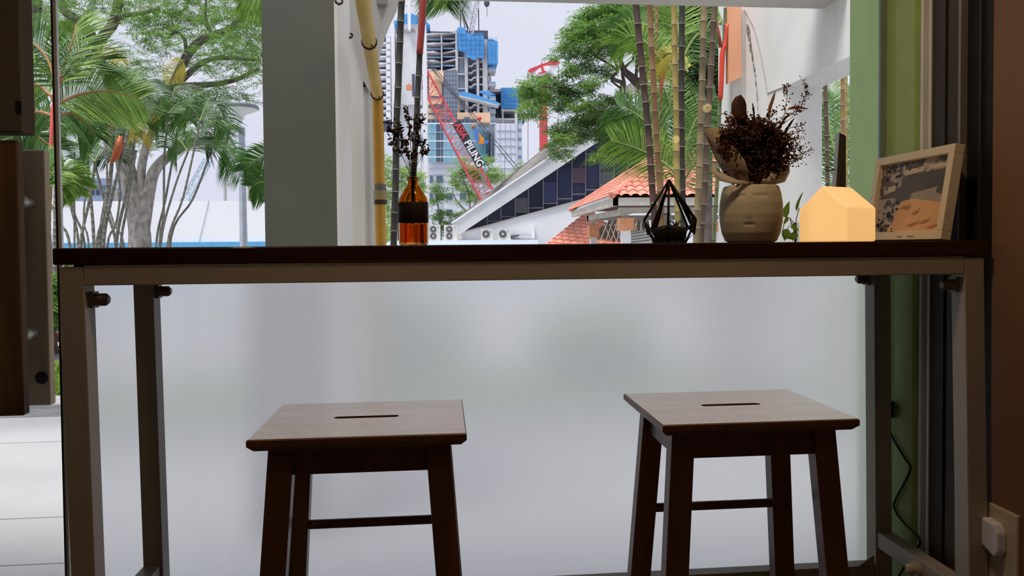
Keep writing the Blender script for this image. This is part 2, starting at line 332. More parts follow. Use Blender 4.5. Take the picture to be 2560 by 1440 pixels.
for (u, v) in tips:
    Y = 1.66+rnd.uniform(-.03, .03); tp = P(u, v, Y); base = c+V((rnd.uniform(-.005, .005), rnd.uniform(-.005, .005), .06))
    neck = c+V((rnd.uniform(-.006, .006), rnd.uniform(-.006, .006), .150)); mid = neck.lerp(tp, .5)+V(((tp.x-neck.x)*-.12, 0, 0))
    stm.tube([base, neck, mid, tp], [.0007, .0007, .0006, .0004], 5)
    for q in range(20):
        s_ = rnd.uniform(.0, .42); pp = tp.lerp(mid, s_)+V([rnd.gauss(0, .0045) for _ in range(3)])
        d = V([rnd.gauss(0, 1) for _ in range(3)]).normalized(); L = rnd.uniform(.006, .014); o2 = d.orthogonal().normalized()*L*.32; o3 = d.cross(o2)*.4
        fl.poly([pp-d*L*.5, pp+o2+o3, pp+d*L*.5, pp-o2+o3]); stm.tube([tp.lerp(mid, s_), pp], .0003, 3, cap=False)
obj('stems', stm, m_dry, sp); obj('petals', fl, m_dryleaf, sp)
# ---- geometric glass terrarium
tY = 1.66; q = tY
m_lead = mat('black_lead_frame', (.012, .011, .010), .45, metal=.3)
m_tg = glassmat('terrarium_glass', (.95, .97, .96), .6, 1.15)
C = PT(1676, tY); tt = thing('glass_terrarium', C, 'teardrop glass terrarium with black edges and dark soil', 'terrarium')
n5 = 5; ap = V((C.x-.003, tY, P(1673, 450, tY).z)); rot = R(90+14)
ringR, botR = .061, .037; zr_ = P(1676, 560, tY).z
ring5 = [V((C.x+ringR*math.cos(rot+2*math.pi*i/5), tY+ringR*math.sin(rot+2*math.pi*i/5), zr_+(.008 if i % 2 else -.006))) for i in range(5)]
bot5 = [V((C.x+botR*math.cos(rot+2*math.pi*(i+.0)/5), tY+botR*math.sin(rot+2*math.pi*(i+.0)/5), ZT+.002)) for i in range(5)]
fr = MB(); gl = MB(); mids = []
fm_ = None
for i in range(5):
    j = (i+1) % 5
    fr.tube([ap, ring5[i]], .0027, 6).tube([ring5[i], bot5[i]], .0025, 6).tube([bot5[i], bot5[j]], .0022, 6)
    m = (ring5[i]+ring5[j])/2; m = V((C.x+(m.x-C.x)*1.12, tY+(m.y-tY)*1.12, m.z-.024))
    fr.tube([ring5[i], m, ring5[j]], .0023, 6)
    gl.poly([ap, ring5[i], m, ring5[j]]); gl.poly([ring5[i], bot5[i], m]); gl.poly([bot5[i], bot5[j], m]); gl.poly([bot5[j], ring5[j], m])
fA = [p for p in ring5 if p.y < tY]
a1 = ap.lerp(ring5[2], .36); a2 = ap.lerp(ring5[3], .36); fr.tube([a1, a2], .0016, 6)
obj('frame', fr, m_lead, tt, smooth=True); obj('panes', gl, m_tg, tt)
ringm = MB(); ringm.tube([ap+V((.0075*math.cos(a*math.pi/8), 0, .007+.0075*math.sin(a*math.pi/8))) for a in range(17)], .0008, 6, cap=False); obj('hanging_ring', ringm, m_lead, tt, smooth=True)
so_ = MB(); kk = []
for f_, z in ((.93, .004), (1.0, .016), (1.12, .030), (1.0, .036), (.5, .040), (.02, .042)): kk.append([V((C.x+(p.x-C.x)*f_, tY+(p.y-tY)*f_, ZT+z+rnd.uniform(-.001, .001))) for p in bot5])
for l in kk: so_.v += [tuple(p) for p in l]
for i in range(len(kk)-1):
    for j in range(5): a = i*5+j; b_ = i*5+(j+1) % 5; so_.f.append([a, b_, b_+5, a+5])
so_.f.append([4, 3, 2, 1, 0]); so_.f.append([25+i for i in range(5)])
obj('soil', so_, mat('dark_soil', (.03, .02, .015), .95, var=(.008, .006, .005), scale=120, bump=.6), tt, smooth=True)
ms = MB()
for i in range(26):
    a = rnd.uniform(0, 6.28); s0 = V((C.x+.013+.004*math.cos(a), tY, ZT+.040)); L = rnd.uniform(.010, .018)
    ms.tube([s0, s0+V((L*.4*math.cos(a), L*.3*math.sin(a), L*.7)), s0+V((L*.9*math.cos(a), L*.5*math.sin(a), L*.55))], [.0008, .0006, .0002], 4)
obj('air_plant', ms, mat('air_plant_green', (.10, .09, .05), .7), tt)
# ---- face planter
pY = 1.64; C = PT(1877, pY)
m_clay = mat('sandy_stoneware', (.80, .73, .56), .85, var=(.70, .64, .48), scale=260, bump=.04)
pot = thing('face_planter', C, 'beige round stoneware planter with a simple moulded face', 'planter')
pm = MB(); N = 48; prof = [(.001, 0), (.050, 0), (.057, .004), (.0645, .022), (.0685, .045), (.0700, .065), (.0690, .090), (.0655, .112), (.0610, .126), (.0585, .1285), (.056, .1265), (.057, .10), (.055, .02), (.001, .018)]
# finer outside profile for the face relief
def interp(z):
    pr = prof[1:10]
    for (r1, z1), (r2, z2) in zip(pr, pr[1:]):
        if z1 <= z <= z2: return r1+(r2-r1)*(z-z1)/max(1e-6, z2-z1)
    return pr[-1][0]
zs = [.004+i*(.122)/46 for i in range(47)]; N = 160
face_dir = math.atan2(0-pY, 0-C.x)+R(-3)
rings = [(.001, 0, 0), (.050, 0, 0)]
k0 = 0
def relief(th, z):
    d = (th-face_dir+math.pi) % (2*math.pi)-math.pi; x = -d*.070   # x to the viewer's right... sign symmetric
    h = 0
    # T of brows and nose
    brow = max(0, 1-abs(z-.104+abs(x)*.02)/.0045); 
    if .008 < abs(x) < .042: h -= .0013*min(1, brow*1.5)
    if abs(x) < .0075 and .052 < z < .106: h += .0012*min(1, (.0075-abs(x))/.004)*min(1, (z-.050)/.01)
    if abs(x) < .013 and abs(z-.040) < .0045: h -= .0014*min(1, (.0045-abs(z-.040))/.002)*min(1, (.013-abs(x))/.002)
    return h
vs = []
for (r_, z_) in [(.001, 0), (.050, 0)]: vs.append([(r_, z_)]*N)
for z_ in zs: vs.append([(interp(z_)+relief(2*math.pi*j/N, z_), z_) for j in range(N)])
for (r_, z_) in [(.0585, .1285), (.056, .1265), (.057, .10), (.001, .095)]: vs.append([(r_, z_)]*N)
for row in vs:
    for j, (r_, z_) in enumerate(row): a = 2*math.pi*j/N; pm.v.append((C.x+r_*math.cos(a), C.y+r_*math.sin(a), ZT+z_))
for i in range(len(vs)-1):
    for j in range(N): a = i*N+j; b_ = i*N+(j+1) % N; pm.f.append([a, b_, b_+N, a+N])
obj('pot', pm, m_clay, pot, smooth=True)
# ---- dried bouquet in paper
bq = thing('dried_bouquet', C+V((0, 0, .12)), 'dark dried flower bouquet wrapped in kraft paper in the face planter', 'bouquet')
m_kraft = leafmat('kraft_paper', (.58, .46, .32), (.66, .53, .38), .35); m_kraft2 = leafmat('cream_tissue', (.75, .66, .54), (.8, .72, .6), .4)
def sheet(name, rows, m, th=.0006):
    s = MB(); nr = len(rows); nc = len(rows[0])
    for r_ in rows: s.v += [tuple(p) for p in r_]
    for i in range(nr-1):
        for j in range(nc-1): s.f.append([i*nc+j, i*nc+j+1, (i+1)*nc+j+1, (i+1)*nc+j])
    o = obj(name, s, m, bq, smooth=True); sd = o.modifiers.new('thick', 'SOLIDIFY'); sd.thickness = th; return o
def pp(u, v, dy=0): return P(u, v, pY+dy)
# cone of kraft paper: front-left sail and collar
sheet('wrap', [[pp(1757, 322, .02), pp(1800, 318, -.01), pp(1850, 380, -.05)], [pp(1775, 360, .02), pp(1815, 370, -.03), pp(1862, 400, -.055)], [pp(1792, 400, .015), pp(1825, 415, -.04), pp(1870, 425, -.055)], [pp(1812, 440, .0), pp(1840, 452, -.03), pp(1875, 460, -.04)]], m_kraft)
sheet('wrap', [[pp(1757, 322, .02), pp(1790, 330, .05), pp(1880, 340, .06), pp(1960, 380, .045)], [pp(1790, 400, .015), pp(1830, 400, .045), pp(1890, 410, .05), pp(1950, 420, .035)], [pp(1825, 455, .0), pp(1850, 462, .02), pp(1890, 464, .02), pp(1925, 460, .01)]], m_kraft)
sheet('tissue', [[pp(1781, 405, .03), pp(1776, 430, .0), pp(1800, 452, -.04), pp(1835, 460, -.055), pp(1880, 462, -.055)], [pp(1790, 402, .03), pp(1790, 420, .0), pp(1815, 437, -.04), pp(1845, 450, -.05), pp(1885, 455, -.045)]], m_kraft2)
sheet('tissue', [[pp(1900, 462, -.05), pp(1935, 462, -.045), pp(1962, 455, -.02), pp(1975, 430, .02)], [pp(1905, 448, -.048), pp(1930, 440, -.045), pp(1955, 430, -.02), pp(1972, 412, .02)], [pp(1915, 450, -.03), pp(1930, 425, -.03), pp(1952, 412, -.01), pp(1975, 424, .02)]], m_kraft2)
m_dk = mat('dark_dried_bloom', (.13, .055, .035), .85, var=(.05, .022, .016), scale=60)
m_br = leafmat('brown_dried_bloom', (.16, .055, .03), (.34, .15, .08), .4)
m_bunny = leafmat('bunny_tail_fluff', (.46, .23, .12), (.60, .33, .18), .35)
m_tan = leafmat('tan_dried_buds', (.26, .13, .06), (.46, .27, .13), .4)
core = V((C.x, pY, ZT+.125))
def blob(s, p, n_, sp_, L0, L1, rr=rnd):
    for _ in range(n_):
        q = p+V([rr.gauss(0, sp_) for _ in range(3)]); d = V([rr.gauss(0, 1) for _ in range(3)]).normalized(); L = rr.uniform(L0, L1)
        o2 = d.orthogonal().normalized()*L*.4; o3 = d.cross(o2)*.6
        s.poly([q-d*L*.5, q+o2+o3, q+d*L*.5, q-o2+o3]); s.poly([q-o3, q+o2, q+o3+d*L*.3, q-o2])
# dense dark heart
s = MB()
for (u, v, w_) in [(1880, 380, .02), (1850, 350, .016), (1910, 350, .018), (1840, 400, .014), (1930, 390, .016), (1885, 420, .018), (1850, 430, .011), (1920, 425, .012), (1895, 320, .012), (1870, 340, .014), (1925, 335, .012), (1945, 365, .011), (1815, 345, .008), (1830, 380, .010)]:
    for dy in (-.02, .012): blob(s, pp(u, v, dy), 150, w_, .006, .015)
obj('dark_blooms', s, m_dk, bq)
s = MB()
for (u, v, w_) in [(1822, 325, .010), (1830, 300, .007), (1845, 320, .009), (1815, 355, .007), (1820, 385, .009), (1845, 415, .010), (1880, 435, .009), (1950, 410, .011), (1960, 385, .010), (1850, 290, .004), (1905, 430, .012), (1800, 375, .004)]:
    for dy in (-.03, .0): blob(s, pp(u, v, dy), 90, w_, .003, .008)
obj('brown_blooms', s, m_br, bq)
# berry sprays right
s = MB()
def spray(s, path, n_, spread, rb, dy=0, rr=rnd):
    pts = [pp(u, v, dy) for u, v in path]; s.tube(pts, .0007, 5)
    for _ in range(n_):
        t = rr.uniform(.35, 1)*(len(pts)-1); i = min(int(t), len(pts)-2); a = pts[i].lerp(pts[i+1], t-i)
        b_ = a+V([rr.gauss(0, spread) for _ in range(3)])+V((0, 0, spread*.5)); s.tube([a, a.lerp(b_, .6)+V((0, 0, -.001)), b_], .00035, 3, cap=False); s.sphere(b_, rb*rr.uniform(.7, 1.2), 6, 4)
for path in [[(1900, 430), (1950, 370), (1985, 345)], [(1905, 430), (1965, 380), (2010, 365)], [(1910, 440), (1970, 400), (2015, 380)], [(1890, 430), (1940, 340), (1975, 350)], [(1915, 440), (1975, 410), (2000, 395)], [(1900, 430), (1955, 350), (2000, 348)]]:
    s = MB(); spray(s, path, 60, .008, .0017, rnd.uniform(-.03, .02)); obj('berry_spray', s, m_tan, bq)
s = MB(); spray(s, [(1930, 330), (1985, 290), (2005, 262), (2018, 230), (2007, 200)], 46, .0045, .0019, 0); obj('sprig', s, m_br, bq)
s = MB(); spray(s, [(1925, 330), (1960, 290), (1968, 240), (1965, 210)], 40, .005, .0019, .01); obj('sprig', s, m_br, bq)
s = MB(); spray(s, [(1930, 340), (1960, 300), (1985, 280), (2000, 275)], 24, .004, .0018, -.02); obj('sprig', s, m_br, bq)
s = MB(); spray(s, [(1935, 360), (1975, 320), (2012, 312)], 24, .004, .0016, -.01); obj('sprig', s, m_br, bq)
s = MB(); spray(s, [(1935, 370), (1990, 330), (2008, 325)], 18, .004, .0016, .02); obj('sprig', s, m_br, bq)
s = MB(); spray(s, [(1880, 340), (1865, 300), (1868, 282)], 24, .004, .0016, .02); obj('sprig', s, m_br, bq)
s = MB(); spray(s, [(1915, 330), (1925, 295), (1940, 280)], 30, .006, .0017, .0); obj('sprig', s, m_br, bq)
s = MB(); spray(s, [(1840, 340), (1825, 310), (1810, 280)], 20, .004, .0016, -.02); obj('sprig', s, m_br, bq)


# large leaf, spikes, feather
def leafshape(path, wd, dy=0, cup=.15):
    pts = [pp(u, v, dy) for u, v in path]; s = MB(); n_ = len(pts)
    for i, p in enumerate(pts):
        d = (pts[min(i+1, n_-1)]-pts[max(0, i-1)]).normalized(); x = d.cross(V((.05, 1, .1))).normalized(); w_ = wd[i]
        s.v += [tuple(p-x*w_+V((0, -w_*cup, 0))), tuple(p), tuple(p+x*w_+V((0, -w_*cup, 0)))]
    for i in range(n_-1):
        a = i*3; s.f.append([a, a+1, a+4, a+3]); s.f.append([a+1, a+2, a+5, a+4])
    return s
o = obj('round_leaf', leafshape([(1856, 312), (1851, 296), (1846, 280), (1846, 262), (1849, 247), (1852, 237)], [.003, .0125, .0175, .0175, .012, .001], -.02), m_dk, bq, smooth=True); o.modifiers.new('t', 'SOLIDIFY').thickness = .0008
o = obj('round_leaf', leafshape([(1874, 345), (1870, 325), (1866, 308), (1857, 296)], [.008, .015, .014, .002], .0), m_dk, bq, smooth=True); o.modifiers.new('t', 'SOLIDIFY').thickness = .0008
for path, w0 in [([(1893, 340), (1886, 300), (1883, 268)], .006), ([(1925, 350), (1950, 315), (1968, 290)], .007), ([(1915, 380), (1955, 340), (1978, 305)], .006), ([(1905, 330), (1903, 310), (1898, 296)], .005)]:
    s = MB(); pts = [pp(u, v, -.01) for u, v in path]
    for _ in range(150):
        t = rnd.uniform(0, 1)*(len(pts)-1); i = min(int(t), len(pts)-2); a = pts[i].lerp(pts[i+1], t-i); d = (pts[-1]-pts[0]).normalized()
        w_ = w0*(1-.75*t/(len(pts)-1)); b_ = a+d*.008+V([rnd.gauss(0, w_*.7) for _ in range(3)]); e_ = d.orthogonal()*.0018
        s.poly([a-e_, a+e_, b_+d*.004])
    obj('thistle_spike', s, m_dk, bq)
# bunny tails
for path, w0 in [([(1922, 290), (1925, 268), (1933, 245), (1937, 232)], .0085), ([(1972, 272), (1985, 268), (2000, 268), (2018, 273)], .0075)]:
    s = MB(); pts = [pp(u, v, -.02) for u, v in path]; prof = [.6, 1, .8, .15]
    core_ = MB().tube(pts, [w0*.45*k_ for k_ in prof], 8)
    s.v += core_.v; s.f += core_.f
    for _ in range(1500):
        t = rnd.uniform(0, 1)*(len(pts)-1); i = min(int(t), len(pts)-2); f_ = t-i; a = pts[i].lerp(pts[i+1], f_); w_ = w0*(prof[i]*(1-f_)+prof[i+1]*f_)
        d = (pts[-1]-pts[0]).normalized(); o2 = V([rnd.gauss(0, 1) for _ in range(3)]).normalized(); b_ = a+o2*w_*.8+d*.004; e_ = d.cross(o2)*.00022
        s.poly([a-e_, a+e_, b_])
    obj('bunny_tail', s, m_bunny, bq)
    st = MB().tube([pts[0], pp(1905, 360, 0)], .0006, 5); obj('stem', st, m_tan, bq)
# ---- small pothos plant
yY = 1.80; C = PT(1988, yY); ph = thing('pothos_cutting', C, 'small green pothos plant between the face planter and the house lamp', 'plant')
m_pot = leafmat('pothos_leaf', (.12, .26, .03), (.22, .40, .06), .45)
obj('cup', MB().lathe([(.001, 0), (.018, 0), (.021, .05), (.019, .05), (.016, .004), (.001, .004)], (C.x+.022, yY+.01, ZT), 24), glassmat('small_glass_cup', (.9, .93, .93)), ph, smooth='auto')
def hleaf(base, tip, w_, roll_):
    d = (tip-base); L = d.length; d.normalize(); x = d.cross(V((0, 1, 0))).normalized(); x = (Matrix.Rotation(roll_, 3, d) @ x); nn_ = x.cross(d)
    s = MB(); pr = [(0, 0), (.06, .55), (.18, .95), (.35, 1), (.55, .8), (.75, .5), (.9, .2), (1, 0)]
    for t, k_ in pr:
        p = base+d*L*t+nn_*(-.15*L*t*t); s.v += [tuple(p-x*w_*k_+nn_*w_*.25*k_), tuple(p), tuple(p+x*w_*k_+nn_*w_*.25*k_)]
    for i in range(len(pr)-1): a = i*3; s.f.append([a, a+1, a+4, a+3]); s.f.append([a+1, a+2, a+5, a+4])
    return s
vine = MB()
def pq(u, v, dy=0): return P(u, v, yY+dy)
for pts in ([pq(1990, 598), pq(1986, 560), pq(1975, 545), pq(1962, 542)], [pq(1990, 590), pq(1975, 548), pq(1960, 560), pq(1955, 585), pq(1962, 602)], [pq(1992, 595), pq(1990, 550), pq(1998, 520)], [pq(1990, 595), pq(1978, 555), pq(1968, 575)], [pq(1990, 598), pq(1984, 580), pq(1975, 590)]):
    vine.tube(pts, .0011, 6)
obj('vine', vine, mat('vine_green', (.16, .20, .05), .5), ph, smooth=True)
for (b0, t0, w_, rr_) in [((1964, 544), (1969, 501), .012, .3), ((1992, 528), (2002, 475), .009, .7), ((1968, 572), (1962, 602), .011, .2), ((1980, 560), (1996, 580), .009, -.4), ((1986, 580), (1982, 604), .010, .5), ((1972, 545), (1955, 560), .008, -.5), ((1990, 590), (1966, 600), .009, .9)]:
    o = obj('leaf', hleaf(pq(*b0, -.004), pq(*t0, -.012), w_, rr_), m_pot, ph, smooth=True)
# ---- house-shaped lamp
m_house = bpy.data.materials.new('glowing_porcelain'); m_house.use_nodes = True; nt = m_house.node_tree; b = nt.nodes['Principled BSDF']
b.inputs['Base Color'].default_value = (.9, .8, .62, 1); b.inputs['Roughness'].default_value = .45
b.inputs['Emission Color'].default_value = (1, .56, .20, 1); b.inputs['Emission Strength'].default_value = .72
h0 = P(2118, 603, 1.585); h0.z = ZT; HW, HL = .132, .104; HA = R(45+29)   # gable runs to the far left, side to the far right
gd = V((-math.sin(R(45)+R(29)), math.cos(R(45)+R(29)), 0)); va = R(29)
e1 = V((math.cos(va), -math.sin(va), 0)); w1 = V((math.sin(va), math.cos(va), 0))
gd = (-e1*.80+w1*.60).normalized(); sd_ = (e1*.60+w1*.80).normalized()
hw_, hr_ = .0775, .131
hc = h0+gd*HW/2+sd_*HL/2
hl = thing('house_lamp', hc, 'small glowing cream house-shaped table lamp', 'lamp')
s = MB(); Z1 = V((0, 0, 1))
pr = [h0, h0+gd*HW, h0+gd*HW+Z1*hw_, h0+gd*HW*.5+Z1*hr_, h0+Z1*hw_]
s.prism([p+Z1*.0002 for p in pr], sd_*HL)
o = obj('shade', s, m_house, hl, bevel=.005); o.modifiers['bevel'].segments = 4
o.data.polygons.foreach_set('use_smooth', [False]*len(o.data.polygons))
# cable of the lamp down behind the table
cb = thing('lamp_cable', (1.15, 1.84, .5), 'thin black cable with inline switch hanging beside the green wall', 'cable')
pts = [(2222, 690), (2219, 760), (2215, 830), (2210, 905), (2218, 945), (2224, 990), (2222, 1050), (2232, 1095), (2262, 1145), (2276, 1170), (2262, 1205), (2236, 1255), (2240, 1280), (2262, 1310), (2300, 1350), (2282, 1385), (2252, 1432), (2235, 1460)]
q = []
for i, (u, v) in enumerate(pts): q.append(PX(u, v, XW-.004 if v < 1340 else XW-.004-(v-1340)*.0007))
def smooth_path(q, n_=4):
    out = []
    for i in range(len(q)-1):
        p0, p1, p2, p3 = q[max(0, i-1)], q[i], q[i+1], q[min(len(q)-1, i+2)]
        for j in range(n_):
            t = j/n_; out.append(.5*((2*p1)+(-p0+p2)*t+(2*p0-5*p1+4*p2-p3)*t*t+(-p0+3*p1-3*p2+p3)*t*t*t))
    return out+[q[-1]]
obj('cord', MB().tube(smooth_path(q), .0028, 8), m_cord, cb, smooth=True)
a = PX(2223, 1002, XW-.011); b_ = PX(2222, 1044, XW-.011); obj('inline_switch', MB().bar(b_, a, .021, .016), m_black, cb, bevel=.003)
c2 = thing('socket_cable', (1.15, 1.6, .2), 'short black cable running along the floor rail at the right', 'cable')
obj('cord', MB().tube([P(2400, 1424, 1.68), P(2380, 1434, 1.62), P(2365, 1446, 1.60), P(2340, 1475, 1.58)], .0022, 8), m_cord, c2, smooth=True)
# ---- framed picture leaning on the right wall
m_pale = mat('pale_oak_frame', (.84, .76, .60), .5, var=(.78, .70, .54), scale=5, stretch=(1, 1, 1), coat=.1)
X0 = 1.118; y0, y1 = 1.552, 1.853; H = .216; lean = math.radians(9)
pf = thing('picture_frame', (X0, (y0+y1)/2, ZT), 'pale wooden picture frame leaning at the right end of the bar', 'picture frame')
ux = V((math.sin(lean), 0, math.cos(lean))); nx = V((-math.cos(lean), 0, math.sin(lean))); uy = V((0, 1, 0))
B0 = V((X0, y0, ZT+.0021))
def FB(s, a0, a1, b0, b1, d0, d1):
    f = lambda a, b, d: B0+uy*a+ux*b+nx*d
    return s.hexa([f(a0, b0, d0), f(a1, b0, d0), f(a1, b0, d1), f(a0, b0, d1), f(a0, b1, d0), f(a1, b1, d0), f(a1, b1, d1), f(a0, b1, d1)])
Wf = y1-y0; bw = .020
s = MB(); FB(s, 0, Wf, 0, bw, -.012, .012); FB(s, 0, Wf, H-bw, H, -.012, .012); FB(s, 0, bw, bw, H-bw, -.012, .012); FB(s, Wf-bw, Wf, bw, H-bw, -.012, .012)
obj('frame', s, m_pale, pf, bevel=.001)
obj('backing', FB(MB(), bw, Wf-bw, bw, H-bw, -.010, .0), m_pale, pf)
# a generic collage of a workshop and a sandy ground: flat printed shapes
pw, phh = Wf-2*bw, H-2*bw
def pt(a, b, d=.001): return B0+uy*(bw+(1-a)*pw)+ux*(bw+b*phh)+nx*d    # a: 0 left .. 1 right as seen, b: 0 bottom .. 1 top
pic = []
def ink(name, col): return mat(name, col, .6, var=tuple(c_*.8 for c_ in col), scale=60)
PR = []
PR.append((MB().poly([pt(0, 0), pt(1, 0), pt(1, 1), pt(0, 1)]), mat('print_grey', (.50, .45, .43), .6, var=(.14, .125, .12), scale=38, detail=2, lo=.42, hi=.52)))
def pshape(nm, pts, m, d): return MB().poly([pt(a, b, d) for a, b in pts])
s = MB(); lst = [[(.0, .50), (.12, .56), (.34, .66), (.34, .78), (1, .84), (1, .36), (.62, .46), (.30, .42), (.28, .5)]]
PR.append((pshape('', lst[0], None, .0014), mat('print_dark', (.13, .12, .12), .6, var=(.09, .085, .085), scale=20)))
s = MB()
for q_ in [[(.36, .80), (.64, .83), (.64, .90), (.36, .88)], [(.72, .84), (.98, .85), (.98, .90), (.72, .91)], [(.14, .58), (.26, .60), (.26, .69), (.14, .66)]]: s.poly([pt(a, b, .0018) for a, b in q_])
PR.append((s, mat('print_pale', (.70, .63, .50), .6)))
s = MB()
s.poly([pt(a, b, .0018) for a, b in [(.52, .54), (.88, .60), (.86, .52), (1, .46), (1, .36), (.9, .34), (.5, .42)]])
PR.append((s, mat('print_midgrey', (.42, .38, .35), .6)))
s = MB().poly([pt(a, b, .0022) for a, b in [(.18, .0), (1, .0), (1, .36), (.82, .41), (.55, .46), (.38, .44), (.33, .30), (.30, .13)]])
PR.append((s, mat('print_sand_glow', (.88, .55, .30), .6, var=(.78, .45, .22), scale=9)))  # sand print tone with the house lamp's orange glow painted in
s = MB()
for x_, y_, a_ in [(.45, .35, .12), (.62, .26, .10), (.60, .10, .15), (.76, .13, .13), (.88, .06, .14), (.5, .33, .08)]:
    s.poly([pt(x_-a_*.6, y_-.015, .0026), pt(x_, y_-.03, .0026), pt(x_+a_*.5, y_+.01, .0026), pt(x_+a_*.62, y_+.085, .0026), pt(x_+a_*.42, y_+.03, .0026), pt(x_, y_+.025, .0026)])
PR.append((s, mat('print_brown', (.50, .24, .10), .6)))
s = MB()
for _ in range(46):
    a = rnd.uniform(.02, .33); b2 = rnd.choice((rnd.uniform(.0, .45), rnd.uniform(.0, .3), rnd.uniform(.62, .97))); w_ = rnd.uniform(.015, .06); h_ = rnd.uniform(.008, .035)
    s.poly([pt(a, b2, .0026), pt(a+w_, b2+rnd.uniform(-.02, .02), .0026), pt(a+w_*.9, b2+h_, .0026), pt(a+w_*.2, b2+h_*1.2, .0026)])
for _ in range(40):
    a = rnd.uniform(.05, .6); b2 = rnd.uniform(.86, .98); w_ = rnd.uniform(.01, .04); h_ = rnd.uniform(.01, .03)
    s.poly([pt(a, b2, .0026), pt(a+w_, b2, .0026), pt(a+w_*.8, b2+h_, .0026)])
PR.append((s, mat('print_black', (.02, .016, .016), .6)))
s = MB()
for i in range(14):
    a = .46+i*.012+(.08 if i > 5 else 0); s.poly([pt(a, -.085, .0126), pt(a+.008, -.085, .0126), pt(a+.008, -.06, .0126), pt(a, -.06, .0126)])
PR.append((s, mat('caption_ink', (.35, .30, .22), .6)))
multi('print', PR, pf)['label'] = 'grey and sand coloured printed scene'
# ---- slim black folder standing behind the lamp
bY = 1.80
a, b_, c_, d_ = P(2068, 604, bY), P(2083, 604, bY-.03), P(2115, 602, bY+.02), P(2095, 602, bY+.05)
for p in (a, b_, c_, d_): p.z = ZT
top = P(2088, 336, bY).z
fo = thing('black_folder', (a+c_)/2, 'tall slim black folder standing between the house lamp and green wall', 'folder')
tl = P(2090, 336, bY)-P(2068, 604, bY); tl = V((tl.x, 0, 0)); t2 = V((P(2099, 336, bY-.03).x-b_.x, 0, 0)); t3 = V((P(2115, 336, bY+.02).x-c_.x, 0, 0))
Zt = V((0, 0, top-ZT))
obj('cover', MB().hexa([a, b_, c_, d_, a+tl+Zt, b_+t2+Zt, c_+t3+Zt, d_+t3+Zt]), mat('folder_black', (.028, .024, .022), .5), fo, bevel=.001)
obj('elastic_loop', MB().tube([P(u, v, bY-.045) for u, v in [(2088, 424), (2078, 425), (2066, 428), (2061, 423), (2066, 417), (2076, 419), (2084, 424)]], .0013, 6), m_cord, fo, smooth=True)
obj('spine', MB().hexa([a+V((-.0005, -.0005, .001)), b_+V((-.0012, -.0006, .001)), b_+V((-.0008, 0, .001)), a, a+tl+Zt+V((-.0005, -.0005, -.001)), b_+t2+Zt+V((-.0012, -.0006, -.001)), b_+t2+Zt, a+tl+Zt]), mat('folder_spine_grey', (.42, .42, .44), .35), fo)
# ================================================================== arcade just outside
m_pillar = mat('shaded_pillar_render', (.125, .13, .108), .85, var=(.105, .11, .09), scale=2.2, bump=.04)  # pillar front: its shade is put into this dark colour, side stays white
m_white = mat('white_render', (.80, .80, .78), .8, var=(.72, .72, .70), scale=3, bump=.03)
m_white2 = mat('off_white_render', (.80, .78, .74), .8, var=(.73, .71, .67), scale=3, bump=.03)
m_peach = mat('peach_render', (.86, .42, .25), .75, var=(.80, .38, .22), scale=4)
m_conc = mat('pale_concrete', (.42, .42, .44), .8, var=(.37, .37, .39), scale=1.6, bump=.05)
m_line = mat('dark_joint', (.18, .18, .18), .9)
m_grey = mat('warm_grey_soffit', (.58, .54, .49), .85, var=(.48, .45, .42), scale=3)
struct('ground_apron', MB().box((-12, 1.96, -.12), (14, 4.86, 0)), m_conc)
for i, y in enumerate((2.57, 3.02, 4.22)):
    obj('joint', MB().box((-12, y, 0), (14, y+.006, .0008)), m_line, bpy.data.objects['ground_apron'])
obj('red_mark', MB().box((-1.27, 2.585, 0), (-1.16, 2.615, .0012)), mat('red_paint_mark', (.62, .22, .20), .8), bpy.data.objects['ground_apron'])
# pillar
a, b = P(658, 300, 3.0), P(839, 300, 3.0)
pl = struct('pillar_shaded_front', MB().box((a.x, 3.0, 0), (b.x, 3.42, 3.1)), m_pillar)
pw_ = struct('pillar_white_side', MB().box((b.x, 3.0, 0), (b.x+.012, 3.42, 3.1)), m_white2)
# arch and column behind
Ya = 3.75; c0 = P(868, 300, Ya); c1 = P(909, 300, Ya)
struct('column_arch', MB().box((c0.x-.15, Ya, 0), (c1.x, Ya+.28, P(880, -30, Ya).z)), m_white2)
e = P(928, 300, Ya)
struct('column_edge', MB().box((c1.x, Ya+.02, 0), (c1.x+.06, Ya+.28, P(880, 215, Ya).z)), m_white)
arch = [(840, -30), (867, 42), (907, 200), (921, 226), (929, 190), (936, 125), (950, 66), (966, 25), (984, -12), (990, -40)]
struct('beam_arch', MB().prism([P(u, v, Ya-.02) for u, v in arch], (0, .25, 0)), m_grey)
bo = obj('soffit_box', MB().pbox(941, -25, 964, 9, Ya-.06, .05), mat('soffit_box_grey', (.30, .29, .27), .7)); label(bo, 'small grey junction box on the arch near the yellow pipe', 'junction box')
m_hook = mat('rusty_steel', (.06, .035, .025), .6, metal=.4)
def hook(u, v, Y, s_, text):
    pts = [(u, v), (u+4*s_, v+10*s_), (u+12*s_, v+14*s_), (u+20*s_, v+10*s_), (u+21*s_, v+2*s_), (u+14*s_, v-2*s_)]
    o = obj('steel_hook', MB().tube([P(x, y, Y) for x, y in pts], .005, 8), m_hook, smooth=True); label(o, text, 'hook', 'rusty hooks on the white pillar side')
hook(837, -2, 2.97, .9, 'rusty curved hook at the top of the grey pillar'); hook(866, 85, 3.38, .7, 'rusty curved hook beside the yellow pipe')
